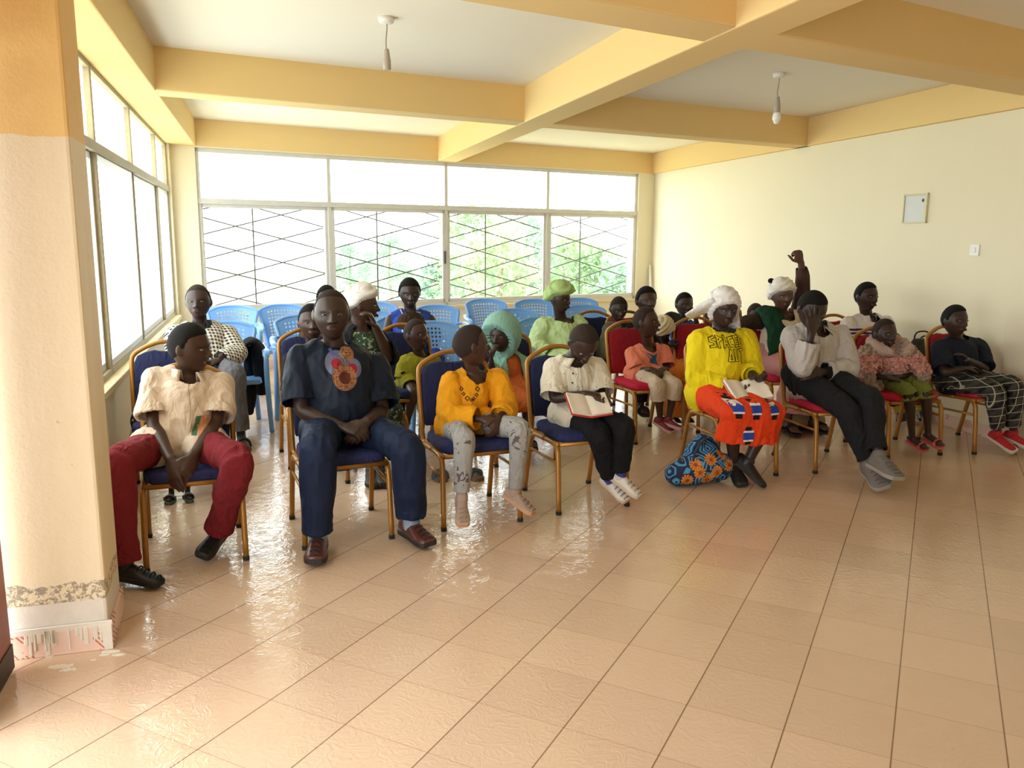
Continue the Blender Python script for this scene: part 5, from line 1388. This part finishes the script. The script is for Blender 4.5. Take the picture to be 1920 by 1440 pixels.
# ---- 14: mint hoodie
p = PP[14] = Person((.02, 5.68), 160, dict(pel=(962, 752, -.05), nk=(952, 668, -.07), hd=(940, 629, -.02), sl=(928, 686, -.07), el=(924, 712, .03), wl=(921, 676, .10), fl=(920, 650, .12), sr=(985, 684, -.07), er=(1000, 722, .0), wr=(985, 740, .1), kl=(950, 768, .24), kr=(988, 764, .24), al=(952, 820, .2), ar=(990, 822, .2)), .225, (205, -6, 0), 1, .72, .006, 'child in a mint green hood and orange dress looking aside')
p.make_body(curl=(.5, .3)); mint = cloth('mint_hoodie_cloth', srgb(136, 180, 168)); org = cloth('orange_dress_cloth', srgb(186, 96, 44))
V, F = scarf_part(p.fr, p.hh, .06, .70, -1.3, -1.2, False); b = MB(); b.add(V, F)
for s_ in (-1, 1): b.add(*(lambda r: (p.fr(np.array(r[0])*p.hh), r[1]))(ellipsoid((s_*.26, -.05, .56), (.09, .05, .09), 10, 7)))
b.build('hood', mint, p.root, True, inv=p.inv)
p.shirt(org, (None, None), .012, name='dress', neck=.07, seed=141)
o, V, F = p.cloth_obj('hoodie', [p.arm('l', .024, 0, 1.75, .006), p.arm('r', .024, 0, 1.85, .006)]+p.shoulders(.024)+[p.torso(.026, -.06, flare=.02)], mint, .01, 142, [(lerp(p.J['pel'], p.J['nk'], t)+p.F*.115, (.05, .08, .06)) for t in np.linspace(.25, 1.0, 9)])
p.skirt(org, 1.12, .02, .02, seed=143); p.sandals(DKSOLE)
# ---- 15: woman in pale green
p = PP[15] = Person((.355, 6.98), 155, dict(pel=(1052, 680, -.05), nk=(1052, 602, -.12), hd=(1051, 561, -.08), sl=(1020, 616, -.13), el=(1008, 655, -.04), wl=(1038, 672, .15), sr=(1082, 612, -.1), er=(1092, 650, .04), wr=(1064, 672, .13)), .222, (132, -4, 0), 1, .92, .0065, 'woman in a pale green dress with a matching head wrap under the window', build=1.15)
p.make_body(); pg = cloth('pale_green_dress_cloth', srgb(186, 212, 158), .85, .1); p.scarf(cloth('green_wrap_cloth', srgb(172, 198, 130), .85, .15), .055, .42, -.3, .22, 'head_wrap')
b = MB(); b.add(*(lambda r: (p.fr(np.array(r[0])*p.hh), r[1]))(ellipsoid((0, .02, .50), (.30, .34, .12), 16, 8))); b.build('wrap_fold', MATS['green_wrap_cloth'], p.root, True, inv=p.inv)
p.shirt(pg, (1.9, 1.9), .018, name='dress', neck=.11, belly=.06, sl_flare=.02, sleeve_inf=.03, fold=.012, seed=151, vneck=.05); p.skirt(pg, 1.8, .03, .05, seed=152); p.sandals(DKSOLE)
# ---- 16: child with knees up in olive
p = PP[16] = Person((.80, 7.25), 165, dict(pel=(1150, 680, -.02), nk=(1164, 615, -.03), hd=(1160, 579, 0), sl=(1143, 622, -.03), sr=(1186, 622, -.03), el=(1134, 650, .05), wl=(1146, 640, .18), er=(1182, 650, .05), wr=(1170, 645, .2), kl=(1148, 618, .24), al=(1136, 678, .20), tl=(1128, 690, .3), kr=(1166, 640, .26), ar=(1160, 690, .22), tr=(1162, 700, .3)), .215, (170, -16, 0), 1, .70, .007, 'child with one knee drawn up in baggy olive trousers on a navy chair')
p.make_body(); p.hair(FUZZ, .004); ol = cloth('olive_baggy_cloth', srgb(92, 88, 70)); p.pants(ol, (1.9, 1.9), .035, .02, .016, 161); p.shirt(ol, (1.9, 1.9), .02, seed=162)
# ---- 17: boy in dark olive, arm stretched out
p = PP[17] = Person((1.12, 7.25), 163, dict(pel=(1215, 690, -.05), nk=(1212, 608, -.1), hd=(1212, 564, -.06), sl=(1182, 616, -.1), sr=(1242, 612, -.1), er=(1254, 598, -.14), wr=(1268, 598, -.30)), .24, (165, 0, 0), 0, .92, .007, 'boy in a dark olive top with one arm stretched along the next chair')
p.make_body(); p.hair(thick=.012); p.shirt(cloth('dark_olive_cloth', srgb(38, 38, 34)), (1.9, 1.9), .014, seed=171); p.pants(BLACKC, seed=172); p.sandals(DKSOLE)
# ---- 18: child in salmon
p = PP[18] = Person((1.033, 6.344), 157, dict(pel=(1205, 702, -.05), nk=(1213, 652, -.06), hd=(1212, 604, -.02), sl=(1184, 664, -.07), el=(1196, 696, .02), wl=(1221, 692, .15), fl=(1237, 699, .19), sr=(1243, 660, -.06), er=(1250, 692, .02), wr=(1241, 693, .16), fr=(1229, 702, .2),
    kl=(1232, 738, .26), al=(1238, 786, .22), tl=(1262, 810, .32), kr=(1264, 732, .28), ar=(1254, 786, .26), tr=(1278, 804, .36)), .235, (122, 4, 0), 0, .68, .006, 'small child in a salmon T-shirt with a blue star shape on a red chair', build=1.0)
p.make_body(feet=False, curl=(.5, .5)); p.hair(FUZZ, .004, .80); sal = cloth('salmon_cloth', srgb(226, 132, 106))
p.shirt(sal, (.85, .85), .015, neck=.085, vneck=.03, low=-.12, flare=.02, sl_flare=.018, sleeve_inf=.012, seed=181, hem=.2)
star = [(-.065, .055), (-.02, .038), (.02, .02), (.062, .04), (.04, -.01), (.055, -.055), (.01, -.04), (-.02, -.03), (-.018, .0)]
sp = []
for i in range(len(star)):
    a, b2 = np.array(star[i]), np.array(star[(i+1) % len(star)])
    for t in range(4): sp.append([(0.008, -.005), tuple(a+(b2-a)*t/4), tuple(a+(b2-a)*(t+1)/4)])
p.decal(sp, (1222, 672), name='star_print', mat=cloth('blue_print', srgb(58, 92, 128)))
p.pants(cloth('beige_shorts_cloth', srgb(206, 188, 168)), (1.42, 1.42), .016, .012, .007, 182, name='shorts'); p.shoes(plain('maroon_shoe', srgb(112, 26, 40), .6), plain('pink_sole', srgb(190, 150, 144), .7))
# ---- 19: boy in blue with hand on cheek
p = PP[19] = Person((1.68, 7.95), 165, dict(pel=(1285, 670, -.05), nk=(1282, 606, -.1), hd=(1283, 571, -.06), sl=(1262, 614, -.1), el=(1272, 642, .02), wl=(1290, 640, .12), sr=(1302, 616, -.1), er=(1312, 632, .03), wr=(1304, 596, .06), fr=(1301, 574, .06)), .23, (165, -4, 0), 1, .85, .007, 'boy in a blue T-shirt resting his cheek on his hand')
p.make_body(curl=(.3, .5)); p.hair(line=.72); p.shirt(cloth('blue_tshirt_cloth', srgb(46, 78, 150)), (.85, .85), seed=191); p.pants(blot_mat('blue_white_print', srgb(200, 206, 212), srgb(92, 130, 160), 30, .52), (1.9, 1.9), seed=192); p.sandals(DKSOLE)
# ---- 20: girl in orange dress with cream cap
p = PP[20] = Person((1.42, 7.0), 170, dict(pel=(1262, 710, -.03), nk=(1250, 646, 0), hd=(1243, 619, .05), sl=(1232, 654, -.02), el=(1238, 676, .06), wl=(1254, 652, .12), fl=(1262, 638, .13), sr=(1284, 656, -.02), er=(1288, 676, .06), wr=(1268, 652, .12), fr=(1260, 636, .13),
    kl=(1262, 735, .2), kr=(1290, 733, .2), al=(1264, 790, .18), ar=(1288, 790, .18)), .2, (200, -42, 0), 1, .70, .007, 'girl in a long orange dress and cream cap with bowed head and clasped hands')
p.make_body(curl=(.9, .9)); p.scarf(cloth('cream_cap_cloth', srgb(216, 204, 176)), .03, .25, -.4, 0, 'cap'); od = cloth('bright_orange_dress_cloth', srgb(206, 118, 42)); p.shirt(od, (.5, .5), name='dress', seed=201); p.skirt(od, 1.95, .03, .04, seed=202)
# ---- 21: woman with raised arm
p = PP[21] = Person((2.22, 6.78), 165, dict(pel=(1458, 690, -.05), nk=(1464, 594, -.12), hd=(1467, 554, -.07), sl=(1434, 602, -.12), el=(1398, 604, -.10), wl=(1372, 632, -.06), sr=(1494, 596, -.12), er=(1506, 540, -.10), wr=(1502, 492, -.06), fr=(1495, 468, -.04)), .235, (172, -4, -6), 2, 1.0, .007, 'woman in a white cap and cream top raising one fist high', build=1.05)
p.make_body(curl=(.4, .9), fist=(False, True), nr=(0, -1, 0)); p.hair(thick=.006, line=.5); p.scarf(cloth('white_cap_cloth', srgb(226, 222, 214), .85, .06), .034, .46, -.45, .0, 'cap')
b = MB(); b.ell(p.fr(np.array([.30, -.25, .52])*p.hh), (.026, .026, .022)); b.build('hair_bun', HAIRM, p.root, True, inv=p.inv)
p.shirt(cloth('cream_top_cloth', srgb(214, 204, 186)), (.3, .3), .016, name='top', vneck=.05, neck=.09, belly=.05, seed=211)
p.cloth_obj('sleeve', [p.arm('r', .018, .1, 1.8, .006)], cloth('brown_knit_sleeve', srgb(72, 50, 44)), .006, 212); p.cloth_obj('sleeve', [p.arm('l', .016, .25, 1.9, .006)], cloth('dark_brown_sleeve', srgb(54, 42, 34)), .006, 213)
gs = cloth('dark_green_shawl_cloth', srgb(18, 62, 44)); q = p.J['sl']+p.S*.02
p.cloth_obj('shawl', [tube([q-p.F*.08-p.Z*.02, q+p.Z*.095, q+p.F*.15-p.Z*.05, q+p.F*.215-p.Z*.25, q+p.F*.235-p.Z*.46], [(.09, .03), (.10, .04), (.10, .04), (.10, .036), (.09, .03)], ref=p.S, seg=20, per=4)], gs, .010, 214, freq=24)
p.skirt(cloth('pink_skirt_cloth', srgb(196, 140, 140)), 1.8, seed=215); p.sandals(DKSOLE)
# ---- 22: boy in striped polo
p = PP[22] = Person((2.92, 7.05), 162, dict(pel=(1632, 690, -.05), nk=(1626, 598, -.12), hd=(1625, 556, -.08), sl=(1592, 610, -.13), el=(1588, 655, -.03), wl=(1620, 690, .15), sr=(1660, 608, -.13), er=(1664, 650, .03), wr=(1645, 690, .12), kl=(1660, 718, .32), al=(1686, 790, .26), tl=(1702, 818, 0, .03), kr=(1710, 712, .34), ar=(1726, 792, .27), tr=(1752, 812, 0, .03)), .245, (158, -2, 0), 1, .98, .007, 'boy in a white polo shirt with navy stripes seated by the right wall', build=.98)
p.make_body(feet=False); p.hair(line=.74)
wp = cloth('white_polo_cloth', srgb(216, 208, 210), .85, .06); p.shirt(wp, (1.85, 1.85), .016, vneck=.05, seed=221, collar=wp, sleeve_inf=.014)
nv = cloth('navy_stripe', srgb(44, 40, 92))
for v in (0, -.030, -.060): p.decal([[(a, v-.008), (a+.01, v-.008), (a+.01, v+.008), (a, v+.008)] for a in np.arange(-.145, .145, .01)], (1622, 618), name='stripe', mat=nv, up=(.1, 0, 1))
p.pants(cloth('navy_trousers', srgb(30, 30, 42)), (1.75, 1.75), seed=222); p.shoes(bs, DKSOLE, sock=plain('yellow_sock', srgb(206, 190, 60), .9), sock_top=1.66)
# ---- head beside the outstretched arm
p = PP['q'] = Person((2.25, 8.45), 170, dict(hd=(1416, 588, -.05), nk=(1413, 612, -.07)), .21, (170, -20, 0), 2, .8, .009, 'child in orange peeping over the outstretched arm of the woman in cream')
p.make_body(); p.hair(FUZZ, .006); p.shirt(cloth('orange_tshirt', srgb(214, 92, 42)), (.9, .9), seed=231); p.pants(BLACKC, seed=232)
# ------------------------------------------------------------------ books, bags, jacket, loose shoes
REDC = plain('red_book_cover', srgb(200, 60, 58), .5)
def book(c, right, away, up, w, d, th, cover, label, open_=.35):
    """open book: two page blocks meeting at the spine, c = spine middle"""
    R = np.stack([unit(right), unit(away), unit(up)], 1)
    r = tag(empty('book', c), label, 'book'); inv = root_inv(r)
    for s in (-1, 1):
        b = MB(); n_ = 8; V = []; 
        for i in range(n_+1):
            t = i/n_; x = s*w*t; z = w*open_*t*.55; bulge = th*(.9+.5*math.sin(PI*min(1, t*1.4))*(1-t))
            for (y, zz) in ((-d/2, z), (d/2, z), (d/2, z+bulge), (-d/2, z+bulge)): V.append(c+R @ np.array([x, y, zz]))
        F = [(0, 1, 2, 3), tuple(n_*4+k for k in (3, 2, 1, 0))]
        for i in range(n_):
            for k in range(4): k2 = (k+1) % 4; F.append((i*4+k, i*4+k2, (i+1)*4+k2, (i+1)*4+k))
        b.add(V, F); b.build('pages', PAPER, r, inv=inv)
    b = MB(); V = []
    for x in (-1.05, -.5, -.04, .04, .5, 1.05):
        for y in (-d*.53, d*.53):
            for dz in (-.007, -.001): V.append(c+R @ np.array([x*w, y, abs(x)*w*open_*.55+dz-.002]))
    F = []
    for i in range(5):
        a = i*4
        for q in ((0, 1, 5, 4), (1, 3, 7, 5), (3, 2, 6, 7), (2, 0, 4, 6)): F.append(tuple(a+k for k in q))
    F += [(0, 2, 3, 1), (20, 21, 23, 22)]
    b.add(V, F); b.build('cover', cover, r, inv=inv); return r
p = PP[4]; c = on_plane(1102, 762, p.base+p.F*.24, p.F)
book(c, p.S-p.Z*.06, -p.F*.8+p.Z*.45+p.S*.15, p.Z*.8+p.F*.5, .12, .17, .012, REDC, 'open red covered book in the lap of the boy in the dotted shirt')
p = PP[5]; c = on_plane(1398, 738, p.base+p.F*.24, p.F)
book(c, p.S+p.Z*.02+p.F*.1, -p.F*.8+p.Z*.5, p.Z*.8+p.F*.5, .125, .18, .022, plain('rose_book_cover', srgb(206, 150, 136), .6), 'thick pale pink edged book open on the orange skirt', .5)
# printed cloth bag on the floor
n = N('printed_blue_bag_cloth'); v = n.coord(scale=(11, 11, 11)); w = n.n.new('ShaderNodeTexVoronoi'); w.feature = 'DISTANCE_TO_EDGE'; w.inputs['Scale'].default_value = .9; n.link(v, w.inputs['Vector'])
rg = n.math('FRACT', n.math('MULTIPLY', w.outputs['Distance'], 6.5)); col = n.mix(n.math('GREATER_THAN', rg, .5), srgb(28, 40, 72), srgb(78, 150, 200)); n.set(Base_Color=col, Roughness=.85); n.bump(n.noise(n.coord(), 30, 4), .4, .01); BAGM = n.m
c = on_floor(1322, 914); F5 = bvec(163); S5 = np.array([-F5[1], F5[0], 0]); c = c-F5*.10
r = tag(empty('bag', c, face_rot(163)), 'blue and orange wax print cloth bag on the floor beside black shoes', 'bag'); inv = root_inv(r)
L = lambda s, f, z: c+S5*s+F5*f+np.array([0, 0, z])
parts = [tube([L(-.16, .02, .075), L(-.06, .02, .10), L(.06, .0, .12), L(.155, .0, .10)], [(.07, .075), (.10, .10), (.11, .12), (.09, .10)], ref=(0, 0, 1), seg=20, per=4), tube([L(.02, -.01, .1), L(.04, -.02, .2), L(.05, -.03, .265)], [(.13, .09), (.12, .075), (.07, .04)], ref=S5, seg=20, per=4)]
V, F = remesh(parts, .007); V = smooth_mesh(V, F, 8); V[:, 2] = np.maximum(V[:, 2], .002); Nn = normals_of(V, F); V = V+Nn*(.008*folds(V, 5, 22))[:, None]; V[:, 2] = np.maximum(V[:, 2], .002)
bo = link_mesh('bag_body', V, F, BAGM, r, inv)
bt = BVHTree.FromPolygons([tuple(q) for q in V], [tuple(int(i) for i in f) for f in F]); ORNG = cloth('orange_flower_print', srgb(226, 140, 42)); ODK = cloth('rust_flower_centre', srgb(170, 74, 30))
for (px, py) in ((1288, 900), (1326, 898), (1360, 900), (1304, 872), (1352, 852), (1366, 872), (1332, 862), (1312, 886), (1344, 884)):
    h0 = bt.ray_cast(Vector(CAM), Vector(ray(px, py)).normalized())
    if h0[0] is None: continue
    cc = np.array(h0[0]); nn = unit(np.array(h0[1])); nn = nn if np.dot(nn, CAM-cc) > 0 else -nn; u = unit(np.cross([0, 0, 1.], nn)); w_ = np.cross(nn, u)
    for polys, m_, of in (([[(0, 0), (0.036*math.cos(a-.2), 0.036*math.sin(a-.2)), (0.042*math.cos(a), 0.042*math.sin(a)), (0.036*math.cos(a+.2), 0.036*math.sin(a+.2))] for a in np.arange(0, 6.2, .52)], ORNG, .004), (disc_polys(0, 0, .013, 10, 1), ODK, .006)):
        b = MB()
        for po in polys:
            Q = []
            for a_, b_ in po:
                h1 = bt.ray_cast(Vector(cc+u*a_+w_*b_+nn*.05), Vector(-nn), .12); Q.append((np.array(h1[0]) if h1[0] is not None else cc+u*a_+w_*b_)+nn*of)
            b.add(Q, [tuple(range(len(Q)))])
        b.build('flower', m_, bo, inv=inv)
b = MB(); b.tube([L(-.07, .07, .10), L(-.075, .075, .19), L(-.02, .05, .265), L(.05, .02, .29), L(.12, .02, .24), L(.15, .03, .15)], [(.012, .005)]*6, ref=F5, seg=8, per=5); b.build('strap', plain('navy_strap', srgb(36, 40, 66), .8), r, True, inv=inv)
# black jacket hung over the arm of the plastic chair behind the first boy
ch = CHAIRS['P9']; mw = Matrix.Translation(ch.location) @ Matrix.Rotation(ch.rotation_euler.z, 4, 'Z')
A = lambda x, y, z: np.array(mw @ Vector((x, y, z)))
x0 = np.array(mw.inverted() @ Vector(on_plane(480, 640, np.array(ch.location), bvec(158))))[0]; sg = 1 if x0 > 0 else -1
r = tag(empty('jacket', A(sg*.28, 0, .64), ch.rotation_euler.z), 'black jacket draped over the arm of a blue plastic chair, sleeves hanging', 'jacket'); inv = root_inv(r)
JP = lambda px, py, f=0.0: on_plane(px, py, np.array(ch.location)+bvec(158)*f, bvec(158)); S8 = np.array([-bvec(158)[1], bvec(158)[0], 0])
parts = [tube([JP(452, 668), JP(460, 645), JP(474, 640), JP(486, 655), JP(490, 690)], [(.10, .022), (.11, .026), (.11, .034), (.11, .045), (.09, .055)], ref=bvec(158), seg=18, per=4),
         tube([JP(484, 655, .03), JP(488, 690, .05), JP(493, 725, .06), JP(494, 741, .06)], [.055, .058, .05, .047], seg=14, per=4, hollow=.006), tube([JP(470, 660, -.05), JP(472, 700, -.06), JP(470, 745, -.06), JP(469, 772, -.06)], [(.06, .05), (.06, .05), (.045, .045), (.03, .03)], ref=S8, seg=14, per=4)]
V, F = remesh(parts, .007); V = smooth_mesh(V, F, 6); V = V+normals_of(V, F)*(.006*folds(V, 9, 24))[:, None]; link_mesh('jacket_cloth', V, F, cloth('black_jacket_cloth', srgb(22, 22, 26)), r, inv)
# black bag on the chair row behind the pink coat, bag under the chair, spare slippers
ch = CHAIRS['P22']; c = on_plane(1724, 690, np.array([3.22, 6.85, 0]), np.array([0, 1., 0]))
c[2] = .44; r = tag(empty('handbag', c, face_rot(165)), 'black handbag with thin straps between the pink coat and the next red chair', 'bag'); inv = root_inv(r)
parts = [tube([c+np.array([0, 0, .0]), c+np.array([0, 0, .15]), c+np.array([.0, 0, .27])], [(.15, .07), (.14, .065), (.09, .04)], ref=(1, .2, 0), seg=20, per=4, cap=(.3, .4))]
V, F = remesh(parts, .008); V = smooth_mesh(V, F, 5); link_mesh('bag_body', V, F, plain('black_leatherette', srgb(26, 25, 26), .5), r, inv)
b = MB(); b.tube([c+np.array([-.07, 0, .26]), c+np.array([-.05, .0, .33]), c+np.array([.03, 0, .34]), c+np.array([.10, 0, .30])], [.006]*4, seg=8, per=4); b.tube([c+np.array([-.02, .02, .26]), c+np.array([.02, .02, .30]), c+np.array([.09, .02, .29])], [.006]*3, seg=8, per=4); b.build('strap', BLACKC, r, True, inv=inv)
c = on_floor(1490, 805); r = tag(empty('duffel_bag', c, face_rot(165)), 'cream and black bag on the floor behind the man hiding his face', 'bag'); inv = root_inv(r)
parts = [tube([c+np.array([-.17, 0, .07]), c+np.array([0, 0, .085]), c+np.array([.19, .05, .07])], [(.07, .08), (.085, .1), (.07, .08)], ref=(0, 0, 1), seg=18, per=4)]
V, F = remesh(parts, .009); V = smooth_mesh(V, F, 5); V[:, 2] = np.maximum(V[:, 2], .002); link_mesh('bag_body', V, F, [plain('cream_canvas', srgb(176, 160, 138), .9), BLACKC], r, inv, mi=(V[F].mean(1)[:, 2] < .05).astype(int))
for (px, py, bg_, lab) in ((824, 897, 165, 'blue grey slipper on the floor left of the printed jeans'), (884, 896, 140, 'blue grey slipper on the floor right of the printed jeans')):
    c = on_floor(px, py); r = tag(empty('slipper', c, face_rot(bg_)), lab, 'slipper', 'spare slippers under the front chairs'); f = bvec(bg_); s_ = np.array([-f[1], f[0], 0]); X = np.stack([s_, f, [0, 0, 1.]], 1); inv = root_inv(r)
    (V, F), (SV, SF), Q = shoe_local(.20, .08, .055); b = MB(); b.add(c+SV @ X.T, SF); so = b.build('sole', plain('brown_slipper_sole', srgb(110, 84, 66), .7), r, inv=inv)
    b = MB()
    for yy in (.02, .05): b.tube([c+X @ np.array(q) for q in ((-.042, yy, .01), (-.036, yy, .045), (0, yy, .058), (.036, yy, .045), (.042, yy, .01))], [(.004, .014)]*5, ref=f, seg=8, per=3)
    b.build('strap', plain('blue_grey_strap', srgb(72, 92, 112), .6), r, True, inv=inv)
# white paint splashes on the floor by the pillar
rr = random.Random(4)
for (px, py, sz) in ((115, 1250, .022), (128, 1256, .014), (208, 1222, .016), (222, 1228, .012), (196, 1228, .01), (175, 1238, .006), (92, 1231, .008)):
    c = on_floor(px, py); b = MB()
    for k in range(3):
        q = [(c[0]+sz*(.6+rr.random()*.7)*math.cos(a)+(k-1)*sz*.9, c[1]+sz*(.4+rr.random()*.5)*math.sin(a)+(k-1)*sz*.3*rr.random()) for a in np.arange(0, 6.28, .52)]
        b.prism(q, .0, .0012+.0004*k)
    tag(b.build('paint_splash', PLASTER), 'small white paint splash dried on the floor at the foot of the pillar', 'paint splash', 'paint splashes by the pillar')
